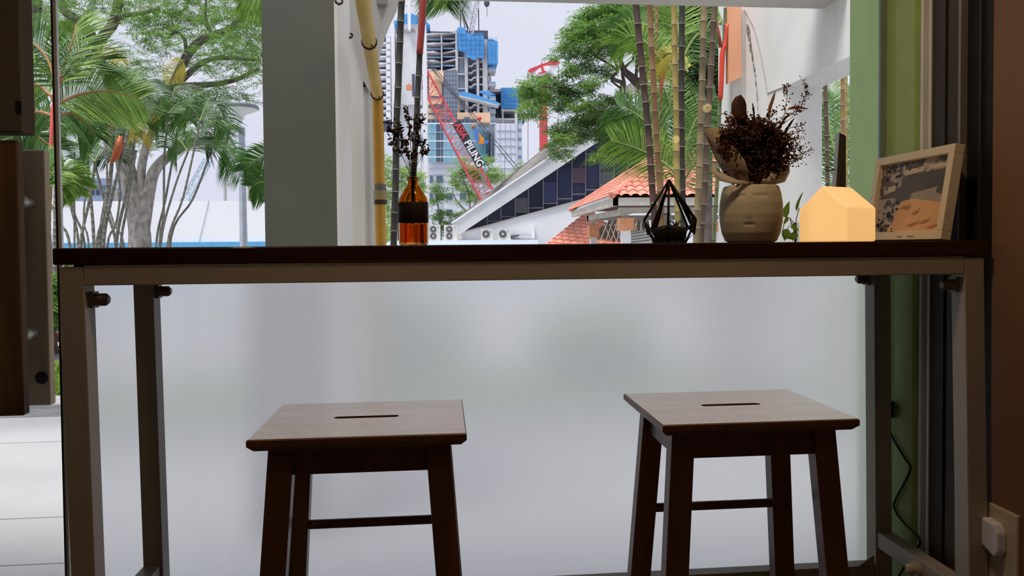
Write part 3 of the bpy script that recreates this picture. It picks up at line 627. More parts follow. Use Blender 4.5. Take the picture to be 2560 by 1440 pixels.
# yellow pipe
m_yel = mat('yellow_painted_pipe', (.62, .33, .03), .5, var=(.50, .24, .02), scale=7, bump=.1)
top, elb, bot = P(897, -60, 2.45), P(944, 240, 3.62), P(953, 640, 3.62)
yp = thing('yellow_pipe', (bot.x, 3.62, 0), 'yellow painted drain pipe sloping down then vertical beside the white column', 'pipe')
rr_ = .0262
obj('vertical_pipe', MB().tube([(bot.x, 3.62, 0), bot, elb], rr_, 20), m_yel, yp, smooth='auto')
obj('sloping_pipe', MB().tube([elb, top], rr_, 20), mat('pale_yellow_pipe', (.66, .45, .12), .5, var=(.52, .33, .07), scale=7), yp, smooth='auto')
obj('elbow', MB().sphere(elb, rr_*1.02, 20, 12), m_yel, yp, smooth=True)
def wire(t_, n_):
    d = (elb-top).normalized(); c = top.lerp(elb, t_); x = d.orthogonal().normalized(); y = d.cross(x); s = MB()
    for q_ in range(n_): s.tube([c+d*.006*q_+(x*math.cos(k_*.5236)+y*math.sin(k_*.5236))*(rr_+.003) for k_ in range(13)], .003, 6, cap=False)
    s.tube([c+V((.01, -rr_, -.01)), c+V((.016, -rr_-.01, -.035))], .003, 5); obj('wire_tie', s, m_hook, yp)
wire(.45, 2); wire(.97, 2)
def coll(v0, v1, r_, m, nm='coupling'):
    p0, p1 = P(953, v0, 3.62), P(953, v1, 3.62); obj(nm, MB().tube([(bot.x+(elb.x-bot.x)*0, 3.62, p1.z), (bot.x, 3.62, p0.z)], r_, 20), m, yp, smooth='auto')
coll(461, 476, rr_*1.1, mat('coupling_grey', (.16, .16, .13), .6), 'coupling'); coll(476, 500, rr_*1.28, mat('verdigris_coupling', (.25, .28, .17), .6, var=(.48, .26, .05), scale=20), 'coupling'); coll(500, 511, rr_*1.15, m_hook, 'clamp')
# fascia beam along the front of the arcade and its roof
Yb = 4.2; z0 = P(1700, 14, Yb+.3).z
struct('beam_front', MB().box((-6, Yb, z0), (6, Yb+.3, z0+.30)), m_grey)
struct('trim_6', MB().box((-6, Yb-.004, z0+.0), (c1.x+.95, Yb+.01, z0+.012)), mat('orange_edge', (.45, .16, .06), .7))

struct('wall_front_upper', MB().box((-7, 1.94, 2.47), (7, 2.03, 2.6)), m_white2)
struct('roof_cafe', MB().box((-7, -5, 2.53), (7, 1.93, 2.6)), m_white2)
# right arch wall: a beam running towards us on a column
Yc = 5.0; A = P(1963, 300, Yc); XA = A.x; XB = P(2055, 300, Yc).x; zb = P(1963, 216, Yc).z
struct('column_right', MB().box((XA, Yc, 0), (XB, Yc+.3, zb)), m_white2)
struct('wall_arcade_side', MB().box((XA, 2.9, zb), (XB, 5.3, 3.3)), m_white)
Yd = XA/(P(1861, 300, 1).x)
struct('wall_column_back', MB().box((XA, Yc+.3, 0), (XA+.25, Yd, 3.3)).box((XA-.0, Yd, 0), (XA+.25, Yd+.02, 3.3)), m_white)
x0 = P(1831, 300, Yd).x
struct('column_outer', MB().box((x0, Yd, 0), (XA+.2, Yd+.3, 3.4)), m_white)
pb0, pb1 = P(1821, 14, Yd-.05), P(1853, 207, Yd-.05)
s = MB(); s.prism([P(1821, -10, Yd-.05), P(1853, -10, Yd-.05), P(1854, 192, Yd-.05), P(1821, 208, Yd-.05)], (0, .055, 0))
struct('capital_peach', s, m_peach)
ol = [(1851, -8), (1853, 14), (1868, 35), (1884, 66), (1895, 105), (1905, 150), (1912, 190), (1919, 233), (1963, 216)]
s = MB().tube([PX(u, v, XA-.002) for u, v in ol], .004, 6); struct('trim_7', s, mat('grey_groove', (.33, .32, .30), .8))
s = MB(); st_ = [(1869, 60, 2), (1871, 80, 5), (1874, 100, 3), (1877, 125, 3.5), (1882, 150, 2), (1887, 180, 2.2), (1890, 210, 1.6), (1893, 240, 1.2), (1895, 280, .6)]
for i in range(len(st_)-1):
    (u0, v0, w0), (u1, v1, w1_) = st_[i], st_[i+1]; s.poly([PX(u0-w0, v0, XA-.001), PX(u0+w0, v0, XA-.001), PX(u1+w1_, v1, XA-.001), PX(u1-w1_, v1, XA-.001)])
struct('trim_8', s, mat('mould_stain', (.12, .10, .09), .9, var=(.55, .53, .50), scale=25, lo=.45, hi=.55))
# ================================================================== ground beyond
m_road = mat('pale_road', (.42, .42, .44), .9, var=(.37, .37, .39), scale=.8)
struct('ground_road', MB().box((-60, 4.86, -.3), (80, 160, -.03)), m_road)
m_grass = leafmat('grass_blades', (.14, .30, .04), (.36, .50, .10), .4)
struct('ground_drain', MB().box((-9, 4.86, -.2), (6, 5.12, -.01)), m_conc)
s = MB()
for i in range(9): s.box((-9, 4.875+i*.026, -.008), (6, 4.887+i*.026, .0))
g = obj('drain_grating', s, mat('galvanised_grating', (.42, .42, .43), .5, metal=.4)); label(g, 'long galvanised drain grating across the pavement edge', 'drain grating')
struct('ground_kerb', MB().box((-9, 5.12, -.2), (6, 5.42, .03)), m_conc, bevel=.01)
struct('ground_soil', MB().box((-9, 5.42, -.2), (6, 7.2, .01)), mat('garden_soil', (.20, .22, .09), .95, var=(.10, .08, .05), scale=10))
rg = random.Random(11)
def grass(nm, x0, x1, y0, y1, n_, h, text, z=0):
    s = MB()
    for _ in range(n_):
        p = V((rg.uniform(x0, x1), rg.uniform(y0, y1), z)); a = rg.uniform(0, 6.28); w_ = V((math.cos(a), math.sin(a), 0))*rg.uniform(.006, .012)
        hh = h*rg.uniform(.4, 1); t_ = V((rg.gauss(0, .3), rg.gauss(0, .3), 1))*hh; s.poly([p-w_, p+w_, p+t_*.6+w_*.8, p+t_, p+t_*.6-w_*.8])
    o = obj(nm, s, m_grass); label(o, text, 'grass', None, 'stuff'); return o
grass('grass', -4.2, -2.2, 5.42, 6.9, 9000, .09, 'short bright green grass beyond the drain at the left')
grass('grass', -2.2, XA-.05, 5.42, 7.1, 9000, .14, 'low green ground cover behind the frosted glass')
# ---- foliage helpers
def sprays(s, c, rad, n_, L, lw_, ll, rr=rg, flat=.5, droop=.2, pairs=5):
    for _ in range(n_):
        while 1:
            q = V([rr.uniform(-1, 1) for _ in range(3)])
            if q.length < 1: break
        p = c+V((q.x*rad[0], q.y*rad[1], q.z*rad[2])); a = rr.uniform(0, 6.28)
        d = V((math.cos(a), math.sin(a), rr.uniform(-flat, flat)-droop)).normalized(); sd = d.cross(V((0, 0, 1))).normalized(); sd = (sd+V((0, 0, rr.uniform(-.5, .5)))).normalized()
        for i in range(pairs):
            o_ = p+d*L*(i/pairs)
            for sg in (-1, 1):
                t_ = (sd*sg+d*.5+V((0, 0, rr.uniform(-.35, .1)))).normalized()*ll*rr.uniform(.7, 1.1); n2 = d*lw_
                s.poly([o_-n2*.3, o_+t_*.5+n2, o_+t_, o_+t_*.5-n2])
def branch(s, pts, r0_, r1_, n_=8):
    q = smooth_path([V(p) for p in pts], 4); m_ = len(q)-1; s.tube(q, [r0_+(r1_-r0_)*i/m_ for i in range(m_+1)], n_)
m_lf1 = leafmat('rain_tree_leaf', (.055, .14, .02), (.20, .36, .07), .4)
m_lf2 = leafmat('bright_tree_leaf', (.07, .18, .03), (.25, .42, .10), .4)
m_lf3 = leafmat('dark_palm_leaf', (.02, .06, .02), (.07, .14, .05), .25)
m_bark = mat('grey_mottled_bark', (.40, .37, .34), .9, var=(.20, .175, .155), scale=14, stretch=(1, 1, .5), bump=.5)
m_bark2 = mat('dark_branch_bark', (.14, .115, .10), .9, var=(.08, .065, .055), scale=8, bump=.3)
# ---- palm parts
m_fr1 = leafmat('palm_leaf_bright', (.10, .24, .03), (.34, .50, .10), .45)
m_fr2 = leafmat('palm_leaf_deep', (.04, .13, .03), (.14, .28, .06), .35)
m_fr3 = leafmat('palm_leaf_yellow', (.50, .40, .05), (.70, .62, .15), .45)
m_rach = mat('orange_rachis', (.42, .20, .08), .6); m_rach2 = mat('green_rachis', (.20, .26, .07), .6)
def frond(par, pts, Y, L, w_, n_=46, phi=.45, droop=.35, m=None, rm=None, rr=rg, depth=0, ang=.75, rw=.012):
    q = [P(u, v, Y+(depth*i/(len(pts)-1))) for i, (u, v) in enumerate(pts)]; q = smooth_path(q, 8); N_ = len(q)-1; s = MB()
    for i in range(n_):
        t_ = .06+.94*i/(n_-1); f_ = t_*N_; k_ = min(int(f_), N_-1); o_ = q[k_].lerp(q[k_+1], f_-k_); d = (q[k_+1]-q[k_]).normalized()
        per = d.cross(V((0, 1, 0))).normalized(); sv = (per*math.cos(phi)+V((0, 1, 0))*math.sin(phi)).normalized()
        ll = L*(.45+1.0*math.sin(math.pi*min(1, .12+t_*.82)))*.72*rr.uniform(.9, 1.05)
        for sg in (-1, 1):
            a = ang*(1-.45*t_); dr = (d*math.cos(a+.35)+sv*sg*math.sin(a+.35)).normalized(); e_ = dr.cross(V((0, 1, 0)))
            e_ = (e_+V((0, .5, 0))).normalized()*w_
            p1 = o_+dr*ll*.5+V((0, 0, -droop*ll*.12)); p2 = o_+dr*ll+V((0, 0, -droop*ll*.55))
            p1 = p1+V([rr.gauss(0, ll*.02) for _ in range(3)])
            s.poly([o_-e_*.4, p1-e_, p1+e_, o_+e_*.4]); s.poly([p1-e_, p2, p1+e_])
    o = obj('frond', s, m or m_fr1, par)
    r_ = MB(); r_.tube(q, [rw*(1-.8*i/N_) for i in range(N_+1)], 6); rc = obj('rachis', r_, rm or m_rach2, o)
    return o
def stem(par, pts, Y, wpx, m, mr, step=52, nm='stem', ring=True, n_=14):
    q = smooth_path([P(u, v, Y) for u, v in pts], 5) if len(pts) > 2 else [P(u, v, Y) for u, v in pts]
    k_ = Y/F/2; N_ = len(q)-1; w0, w1_ = wpx if isinstance(wpx, tuple) else (wpx, wpx)
    # nodes: radius bulges at rings; build as one tube with bulged profile
    tot = sum((q[i+1]-q[i]).length for i in range(N_)); st = step*Y/F; pos = []; z_ = st*.6; out = []; rad = []; rings = []
    acc = 0; cuts = []
    x_ = 0
    while x_ < tot: cuts.append(x_); x_ += st*rg.uniform(.85, 1.15)
    def at(sx):
        a_ = 0
        for i in range(N_):
            l_ = (q[i+1]-q[i]).length
            if a_+l_ >= sx or i == N_-1: return q[i].lerp(q[i+1], min(1, max(0, (sx-a_)/l_)))
            a_ += l_
    def rd(sx): return (w0+(w1_-w0)*sx/tot)*k_
    cuts.append(tot)
    for a_, b_ in zip(cuts, cuts[1:]):
        if b_-a_ < .01: continue
        r_ = rd(a_)
        for f_, g_ in ((0, 1.10), (.05, .99), (.5, .96), (.94, 1.0), (.985, 1.12)): out.append(at(a_+(b_-a_)*f_)); rad.append(rd(a_+(b_-a_)*f_)*g_)
        rings.append((at(a_), at(a_+min(.02, st*.1)), r_*1.13))
    o = MB().tube(out, rad, n_)
    if ring:
        s = MB()
        for a_, b_, r_ in rings[1:]: s.tube([a_, a_.lerp(b_, .28)], r_, n_)
        return multi(nm, [(o, m), (s, mr)], par, smooth=True)
    return obj(nm, o, m, par, smooth=True)
m_c1 = mat('cane_dark_brown', (.075, .030, .018), .65, var=(.035, .018, .015), scale=9); m_c2 = mat('cane_tan', (.30, .165, .065), .45, var=(.20, .10, .04), scale=7)
m_c3 = mat('cane_olive', (.36, .27, .075), .45, var=(.24, .18, .045), scale=7); m_c4 = mat('cane_black_green', (.03, .027, .02), .65, var=(.018, .018, .013), scale=9)
m_c5 = mat('cane_olive_brown', (.25, .185, .08), .5, var=(.10, .075, .04), scale=6); m_c6 = mat('cane_grey_brown', (.12, .075, .05), .65, var=(.07, .045, .03), scale=7)
m_red = mat('red_crownshaft', (.78, .07, .035), .4, var=(.62, .05, .03), scale=6); m_grn = mat('cane_green', (.13, .17, .07), .5)
m_ring = mat('pale_node_ring', (.45, .38, .30), .7)
gcp = 'slender ringed palm canes outside on the right'
def palm(u, Y, text, group=None, name='cane_palm'):
    b_ = P(u, 612, Y); return thing(name, (b_.x, Y, 0), text, 'palm', group)
def down(pts, Y):   # continue to the ground
    (u0, v0), (u1, v1) = pts[-2], pts[-1]; vg = 616+EYE*F/Y; vg += P(u1, vg, Y).z*F/Y+2; f_ = min(.05, max(-.05, (u1-u0)/(v1-v0))); return pts+[(u1+f_*.3*(vg-v1), vg)]
CAN = [
 ([(1586, -45), (1591, 20), (1606, 180), (1620, 320), (1630, 460), (1638, 610)], 17, 5.4, m_c1, 'dark brown ringed palm cane, leftmost of the right group'),
 ([(1619, -45), (1624, 20), (1632, 180), (1640, 320), (1649, 470), (1656, 610)], 15.5, 5.55, m_c2, 'tan brown ringed palm cane second from the left of the right group'),
 ([(1640, -45), (1641, 20), (1643, 130), (1649, 200), (1652, 260)], 7.5, 6.4, m_c2, 'thin pinkish palm cane with close pale rings'),
 ([(1683, -45), (1685, 20), (1688, 180), (1691, 320), (1693, 460), (1695, 610)], 15, 5.3, m_c3, 'yellow-green ringed palm cane behind the terrarium'),
 ([(1706, -45), (1705, 20), (1704, 180), (1704, 320), (1706, 460), (1709, 610)], 15.5, 5.6, m_c4, 'near-black ringed palm cane right beside the yellow-green one'),
 ([(1763, -45), (1760, 20), (1756, 180), (1751, 320), (1747, 460), (1740, 610)], 17, 5.2, m_c5, 'olive brown cane with dark scars left of the flower pot'),
 ([(1791, -45), (1786, 20), (1777, 180), (1769, 320), (1763, 460), (1752, 610)], 16, 5.45, m_c6, 'grey-brown ringed palm cane leaning left beside the olive brown one'),
 ([(1814, 20), (1810, 110), (1803, 200), (1798, 290), (1795, 420), (1785, 604)], 10, 5.7, m_grn, 'slim green palm cane with bright red crownshaft'),
 ([(2060, 170), (2063, 216), (2068, 400), (2071, 604)], 10.5, 6.2, m_c6, 'brown ringed cane between the white column and the green wall'),
 ([(2106, 150), (2107, 216), (2107, 330), (2107, 604)], 10.5, 6.0, m_c2, 'tan ringed cane just left of the green wall'),
 ([(2115, 150), (2116, 216), (2116, 300), (2117, 604)], 6, 6.6, m_c3, 'thin yellowish cane touching the green wall edge'),
 ([(1006, -45), (1003, 20), (996, 200), (991, 320), (989, 460), (984, 620)], 17, 5.0, m_c4, 'dark ringed palm cane left of the amber bottle'),
 ([(1058, -45), (1055, 20), (1046, 200), (1040, 330), (1033, 460), (1028, 620)], 15, 5.2, m_c4, 'dark palm cane with red crownshaft behind the amber bottle'),
 ([(930, 90), (929, 200), (930, 400), (936, 620)], 9, 5.6, m_c1, 'thin dark cane half hidden behind the yellow pipe'),
]
CP = []
for pts, w_, Y, m, txt in CAN:
    p_ = palm(pts[-1][0], Y, txt, gcp if 'behind the amber' not in txt else None); CP.append(p_)
    stem(p_, down(pts, Y), Y, w_, m, m_ring, step=22 if w_ < 8 else (52 if w_ > 12 else 44))
# red crownshafts
obj('crownshaft', MB().tube(smooth_path([P(u, v, 5.66) for u, v in [(1818, 60), (1813, 110), (1806, 130), (1804, 190), (1801, 248)]], 4), [.014]*4+[.017]*4+[.020]*4+[.0195]*4+[.0185], 14), m_red, CP[7], smooth=True)
obj('red_petiole', MB().tube([P(u, v, 5.66) for u, v in [(1778, -10), (1788, 40), (1797, 85), (1802, 118)]], [.006, .008, .011, .016], 10), mat('red_petiole', (.35, .06, .03), .5), CP[7], smooth=True)
obj('crownshaft', MB().tube(smooth_path([P(u, v, 5.18) for u, v in [(1060, -45), (1056, 40), (1049, 135)]], 5), [.024]*6+[.0235]*5, 14), mat('dark_red_crownshaft', (.30, .025, .02), .45), CP[12], smooth=True)
obj('crownshaft', MB().tube([P(u, v, 6.38) for u, v in [(1654, 130), (1655, 190), (1650, 270)]], [.008, .016, .014], 12), mat('dusty_red_sheath', (.50, .14, .07), .5), CP[2], smooth=True)
# fronds among the right canes
FRD = [  # palm index, path, Y, leaflet length, width, phi, droop, material
 (3, [(1700, 420), (1640, 330), (1590, 285), (1545, 262)], 6.2, .42, .011, .2, .5, m_fr2),
 (3, [(1700, 440), (1650, 400), (1590, 370), (1530, 352)], 6.0, .36, .010, .3, .35, m_fr1),
 (3, [(1700, 440), (1690, 350), (1675, 260), (1650, 190)], 6.4, .36, .012, .25, .2, m_fr1),
 (3, [(1705, 440), (1720, 350), (1745, 290), (1790, 240)], 6.3, .40, .011, .2, .4, m_fr2),
 (3, [(1700, 470), (1730, 420), (1775, 370), (1830, 360)], 6.3, .35, .010, .3, .4, m_fr2),
 (0, [(1690, 200), (1660, 120), (1640, 60), (1600, 10)], 6.6, .40, .012, .2, .4, m_fr1),
 (0, [(1660, 160), (1620, 110), (1580, 90), (1545, 110)], 6.3, .34, .010, .3, .7, m_fr1),
 (0, [(1650, 100), (1610, 60), (1575, 55), (1535, 75)], 6.7, .34, .010, .3, .7, m_fr2),
 (3, [(1720, 180), (1685, 135), (1660, 140), (1650, 175)], 6.1, .20, .009, .3, 1.3, m_fr3),
 (3, [(1700, 160), (1740, 90), (1790, 80), (1830, 120)], 6.5, .36, .011, .3, .6, m_fr2),
 (6, [(1800, 60), (1815, 20), (1835, 10), (1850, 30)], 5.9, .28, .010, .3, .9, m_fr1),
 (6, [(1700, 100), (1690, 40), (1670, -10), (1640, -60)], 6.6, .40, .012, .2, .2, m_fr1),
 (9, [(2090, 480), (2090, 380), (2085, 290), (2070, 200)], 6.9, .36, .012, .3, .3, m_fr1),
 (9, [(2090, 500), (2110, 400), (2125, 300), (2140, 230)], 7.0, .34, .012, .3, .3, m_fr2),
 (8, [(2100, 430), (2080, 350), (2066, 280), (2050, 240)], 6.8, .34, .012, .3, .4, m_fr2),
 (12, [(1108, -110), (1110, -60), (1112, -20), (1112, 10)], 5.7, .30, .009, .15, .7, m_fr2),
 (12, [(1100, -120), (1092, -80), (1084, -50), (1080, -20)], 5.8, .26, .008, .2, .8, m_fr2),
 (12, [(1115, -110), (1128, -60), (1134, -30), (1138, -10)], 5.7, .22, .008, .2, .8, m_fr1),
 (13, [(935, 480), (925, 430), (915, 400), (905, 395)], 5.9, .22, .009, .3, .4, m_fr2),
 (13, [(942, 620), (940, 590), (935, 560), (928, 540)], 5.7, .22, .009, .3, .2, m_fr1),
]
for i, pts, Y, L, w_, phi, dr, m in FRD: frond(CP[i], pts, Y, L, w_*.62, 50, phi, dr, m, depth=.3)
# dark foliage tree behind the canes
dt = thing('dark_tree', P(1760, 612, 11)*1, 'dense dark green drooping-leaf tree behind the right canes', 'tree'); dt.location.z = 0
s = MB()
for (u, v, rx, ry, n_) in [(1740, 60, 60, 55, 330), (1800, 60, 40, 60, 220), (1745, 150, 55, 50, 300), (1800, 170, 35, 60, 220), (1760, 230, 55, 40, 190), (1700, 230, 30, 50, 110), (1795, 280, 40, 40, 120), (1720, 20, 90, 30, 240), (1775, 330, 40, 30, 60), (1740, 300, 25, 30, 50)]:
    k_ = 11/F; sprays(s, P(u, v, 11), (rx*k_, .6, ry*k_), n_, .30, .016, .13, flat=.3, droop=1.1, pairs=6)
obj('foliage', s, m_lf3, dt)
obj('trunk', MB().tube([(dt.location.x, 11, 0), P(1765, 300, 11), P(1750, 100, 11)], [.12, .10, .05], 10), m_bark2, dt)
# ================================================================== right umbrella tree with branches
Yt = 31.0; k_ = Yt/F
rt_ = thing('umbrella_tree', (P(1650, 612, Yt).x, Yt, 0), 'broad feathery-leaved tree with dark twisting branches right of the crane', 'tree')
s = MB()
branch(s, [P(1660, 700, Yt), P(1655, 400, Yt), P(1640, 260, Yt), P(1605, 218, Yt), P(1582, 196, Yt), P(1560, 176, Yt), P(1553, 155, Yt)], .36, .09)
for pts, r0_ in [([(1640, 330), (1575, 265), (1553, 258), (1553, 232), (1555, 208), (1537, 200), (1530, 192), (1545, 178), (1540, 160), (1528, 130), (1510, 90)], .09), ([(1582, 260), (1573, 245), (1560, 228), (1530, 204), (1527, 202)], .05), ([(1560, 225), (1560, 205), (1556, 180), (1570, 160), (1585, 140), (1590, 60)], .06), ([(1545, 178), (1530, 165), (1505, 150), (1480, 135)], .04), ([(1560, 176), (1540, 110), (1520, 60), (1490, 30)], .05), ([(1590, 200), (1590, 120), (1560, 50)], .05), ([(1640, 330), (1560, 350), (1490, 280), (1440, 268)], .06), ([(1560, 340), (1560, 300), (1520, 275)], .05), ([(1500, 285), (1420, 230), (1350, 215)], .04), ([(1600, 350), (1500, 340), (1420, 335)], .05), ([(1610, 230), (1620, 150), (1600, 60)], .06)]:
    branch(s, [P(u, v, Yt) for u, v in pts], r0_*1.45, .03, 6)
obj('trunk', s, m_bark2, rt_, smooth=True)
s = MB()
CL = [(1545, 22, 60, 16), (1500, 30, 45, 15), (1470, 45, 40, 14), (1560, 50, 45, 25), (1440, 78, 36, 13), (1500, 75, 50, 22), (1430, 105, 36, 12), (1408, 133, 30, 9), (1465, 128, 45, 15), (1530, 115, 40, 22), (1425, 182, 26, 9), (1470, 168, 42, 12), (1515, 185, 26, 12), (1590, 30, 40, 22), (1600, 90, 35, 25), (1310, 232, 24, 12), (1335, 212, 26, 12), (1372, 206, 38, 13), (1345, 245, 40, 18), (1400, 235, 45, 16), (1440, 222, 40, 13), (1480, 212, 24, 9), (1312, 270, 18, 9), (1345, 282, 26, 12), (1405, 260, 36, 12), (1470, 268, 38, 15), (1510, 252, 30, 10), (1495, 292, 40, 15), (1445, 305, 40, 15), (1400, 322, 38, 13), (1530, 300, 40, 18), (1500, 330, 55, 20), (1395, 355, 26, 14), (1438, 345, 40, 14), (1400, 382, 22, 11), (1550, 345, 50, 25), (1540, 380, 60, 18), (1600, 385, 40, 16), (1600, 300, 40, 30), (1640, 250, 30, 30), (1640, 120, 40, 60), (1500, 395, 26, 8)]
for u, v, rx, ry in CL:
    n_ = int(rx*ry*.16)+16; sprays(s, P(u, v, Yt+rg.uniform(-1.6, 1.6)), (rx*k_, 1.3, ry*k_), n_, .46, .034, .20, flat=.5, droop=.15, pairs=5)
obj('foliage', s, m_lf2, rt_)
# ================================================================== left rain tree
Yt = 14.0; k_ = Yt/F
lt_ = thing('rain_tree', (P(352, 620, Yt).x, Yt, -.03), 'large spreading tree with pale mottled forked trunk behind the left palms', 'tree')
s = MB()
branch(s, [P(348, 770, Yt), P(350, 615, Yt), P(346, 560, Yt), P(330, 480, Yt), P(312, 400, Yt), P(300, 330, Yt), P(285, 240, Yt), P(255, 160, Yt)], .21, .09, 12)
branch(s, [P(352, 600, Yt), P(362, 540, Yt), P(372, 480, Yt), P(385, 430, Yt), P(415, 395, Yt), P(460, 365, Yt), P(510, 352, Yt)], .13, .07, 10)
branch(s, [P(350, 560, Yt), P(356, 500, Yt), P(353, 430, Yt), P(365, 370, Yt), P(390, 310, Yt), P(420, 240, Yt), P(463, 180, Yt)], .09, .05, 10)
obj('trunk', s, m_bark, lt_, smooth=True)
s = MB()
for pts, r0_, r1_ in [([(255, 170), (233, 100), (210, 65), (185, 45), (160, 25), (150, -20)], .10, .07), ([(240, 120), (262, 85), (285, 55), (300, -20)], .10, .08), ([(275, 60), (310, 40), (358, 32), (400, 20)], .06, .03), ([(420, 240), (465, 145), (505, 100), (570, 75), (610, 45), (665, 32), (700, 20)], .09, .05), ([(420, 240), (465, 190), (515, 152), (570, 145), (640, 150)], .07, .03), ([(465, 145), (462, 100), (440, 80), (420, 95)], .04, .02), ([(440, 215), (540, 210), (600, 195), (650, 170)], .06, .03), ([(390, 310), (350, 300), (300, 290)], .05, .03), ([(75, -20), (85, 20), (70, 90)], .16, .10), ([(530, 90), (515, 50), (515, 0)], .04, .02), ([(510, 352), (540, 350), (560, 330)], .07, .03)]:
    branch(s, [P(u, v, Yt) for u, v in pts], r0_, r1_, 8)
obj('branches', s, m_bark2, lt_, smooth=True)
s = MB()
CL = [(110, 25, 40, 25), (150, 5, 60, 20), (230, 15, 60, 22), (280, 10, 60, 16), (330, 45, 40, 12), (380, 10, 70, 22), (360, 60, 40, 14), (430, 40, 60, 24), (480, 15, 70, 25), (560, 20, 70, 28), (620, 30, 50, 24), (660, 15, 40, 30), (420, 75, 40, 16), (480, 70, 50, 16), (550, 60, 60, 18), (610, 70, 50, 18), (370, 90, 40, 12), (400, 110, 45, 12), (460, 110, 40, 12), (640, 95, 36, 16), (590, 105, 45, 14), (520, 115, 40, 12), (620, 130, 45, 16), (560, 135, 40, 10), (640, 170, 30, 14), (600, 165, 36, 12), (650, 205, 22, 12), (540, 175, 50, 12), (490, 160, 34, 10), (560, 225, 40, 14), (600, 240, 26, 10), (520, 235, 45, 14), (470, 230, 40, 16), (430, 280, 40, 20), (500, 280, 40, 20), (110, 70, 30, 20), (200, 90, 30, 12), (90, 50, 30, 30), (190, 50, 18, 8), (540, 260, 40, 16), (350, 130, 40, 12), (330, 170, 40, 16), (400, 180, 40, 14), (480, 340, 60, 24), (540, 330, 30, 20), (250, 330, 60, 30), (330, 350, 50, 25), (200, 300, 40, 30), (380, 300, 45, 30), (600, 125, 60, 20), (650, 60, 30, 40)]
for u, v, rx, ry in CL:
    n_ = int(rx*ry*.085)+9; sprays(s, P(u, v, Yt+rg.uniform(-1.5, 1.5)), (rx*k_, 1.0, ry*k_), n_, .22, .012, .070, flat=.5, droop=.15, pairs=6)
obj('foliage', s, m_lf1, lt_)
# ================================================================== left palm clump
m_cg = mat('grey_cane', (.26, .25, .22), .7, var=(.15, .145, .12), scale=10); m_ring2 = mat('grey_cane_ring', (.40, .40, .37), .7)
ST = [([(175, 620), (148, 555), (120, 497)], 7), ([(197, 620), (178, 520), (160, 462)], 7), ([(212, 617), (188, 540), (168, 477)], 6), ([(201, 620), (226, 490), (238, 404)], 8), ([(235, 620), (229, 520), (223, 462), (214, 331)], 8), ([(250, 614), (261, 520), (276, 448), (286, 287)], 10), ([(258, 617), (276, 506), (302, 404), (328, 293)], 9), ([(290, 620), (270, 535), (235, 404)], 7), ([(290, 617), (314, 491), (331, 389), (343, 287)], 8), ([(302, 620), (317, 520), (340, 375)], 7), ([(240, 622), (262, 530), (268, 440), (262, 340)], 6), ([(137, 620), (139, 540), (140, 470), (150, 420)], 11), ([(127, 620), (121, 560), (112, 520)], 6), ([(268, 620), (290, 560), (300, 480), (290, 400)], 6), ([(390, 616), (414, 496), (448, 302)], 6), ([(401, 616), (435, 474), (470, 379)], 6), ([(418, 616), (457, 496), (487, 366), (500, 302)], 6), ([(427, 595), (483, 496), (530, 371)], 6), ([(400, 600), (409, 540), (411, 388), (422, 284)], 6), ([(186, 620), (186, 540), (185, 460), (186, 380)], 5), ([(222, 620), (210, 560), (212, 500), (225, 430)], 5), ([(310, 620), (285, 560), (262, 480)], 5)]
where = ['leaning far left, lowest of the left clump', 'leaning left behind the door glass edge', 'thin, leaning left just right of the door edge', 'crossing to the right at lamp-lit left clump', 'nearly upright with dark crown at the left clump', 'thick grey, in the centre of the left clump', 'leaning right across the centre of the left clump', 'leaning left across the centre of the left clump', 'tall dark, leaning right beside the pale trunk', 'just left of the pale tree trunk', 'thin upright behind the thick centre cane', 'thick pale, right beside the outer pull board', 'short, at the edge of the outer pull board', 'bowed, low in the clump centre', 'leftmost long cane right of the pale trunk', 'second cane right of the pale trunk', 'third cane right of the pale trunk', 'most slanted cane left of the street lamp', 'upright cane right of the pale trunk', 'thin vertical cane beside the door edge', 'thin wavy cane left of the clump centre', 'short cane crossing low before the trunk']
LP = []
for i, ((pts, w_), wt) in enumerate(zip(ST, where)):
    Y = 8+((i*37) % 10)*.12; wt = wt.replace('at lamp-lit left clump', 'in the left clump')
    t = palm(pts[-0][0], Y, 'grey ringed palm cane '+wt, 'grey palm canes of the left clump'); t.location.x = P(pts[0][0], 620, Y).x; LP.append((t, Y))
    pts = pts[::-1]; stem(t, down(pts, Y), Y, (w_*.8, w_*1.1), m_cg, m_ring2, step=16, n_=10)
def lfr(i, pts, L, w_, phi, dr, m, n_=40, dy=0): t, Y = LP[i]; frond(t, pts, Y+dy, L, w_*.6, int(n_*1.2), phi, dr, m, depth=.3, rw=.009)
for i, top_, ps in [(4, (214, 331), [(150, 300), (190, 260), (260, 280)]), (5, (286, 287), [(230, 230), (300, 180), (350, 220)]), (6, (328, 293), [(290, 200), (370, 200), (400, 260)]), (8, (343, 287), [(330, 190), (410, 210)]), (10, (262, 340), [(210, 330), (320, 330)]), (14, (448, 302), [(390, 290), (430, 220), (500, 260)]), (16, (500, 302), [(450, 280), (540, 250), (575, 320)]), (15, (470, 379), [(420, 370), (520, 350)]), (17, (530, 371), [(590, 400), (560, 330), (600, 440)]), (18, (422, 284), [(370, 300), (450, 210), (470, 300)]), (3, (238, 404), [(190, 400), (280, 390)])]:
    for j, (u, v) in enumerate(ps):
        mu, mv = (top_[0]+u)/2, (top_[1]+v)/2-18-rg.uniform(0, 14); lfr(i, [top_, (mu, mv), (u, v)], .34, .009, rg.uniform(.1, .5), .6, [m_fr2, m_lf3, m_fr2][j % 3], 34, rg.uniform(-.2, .3))
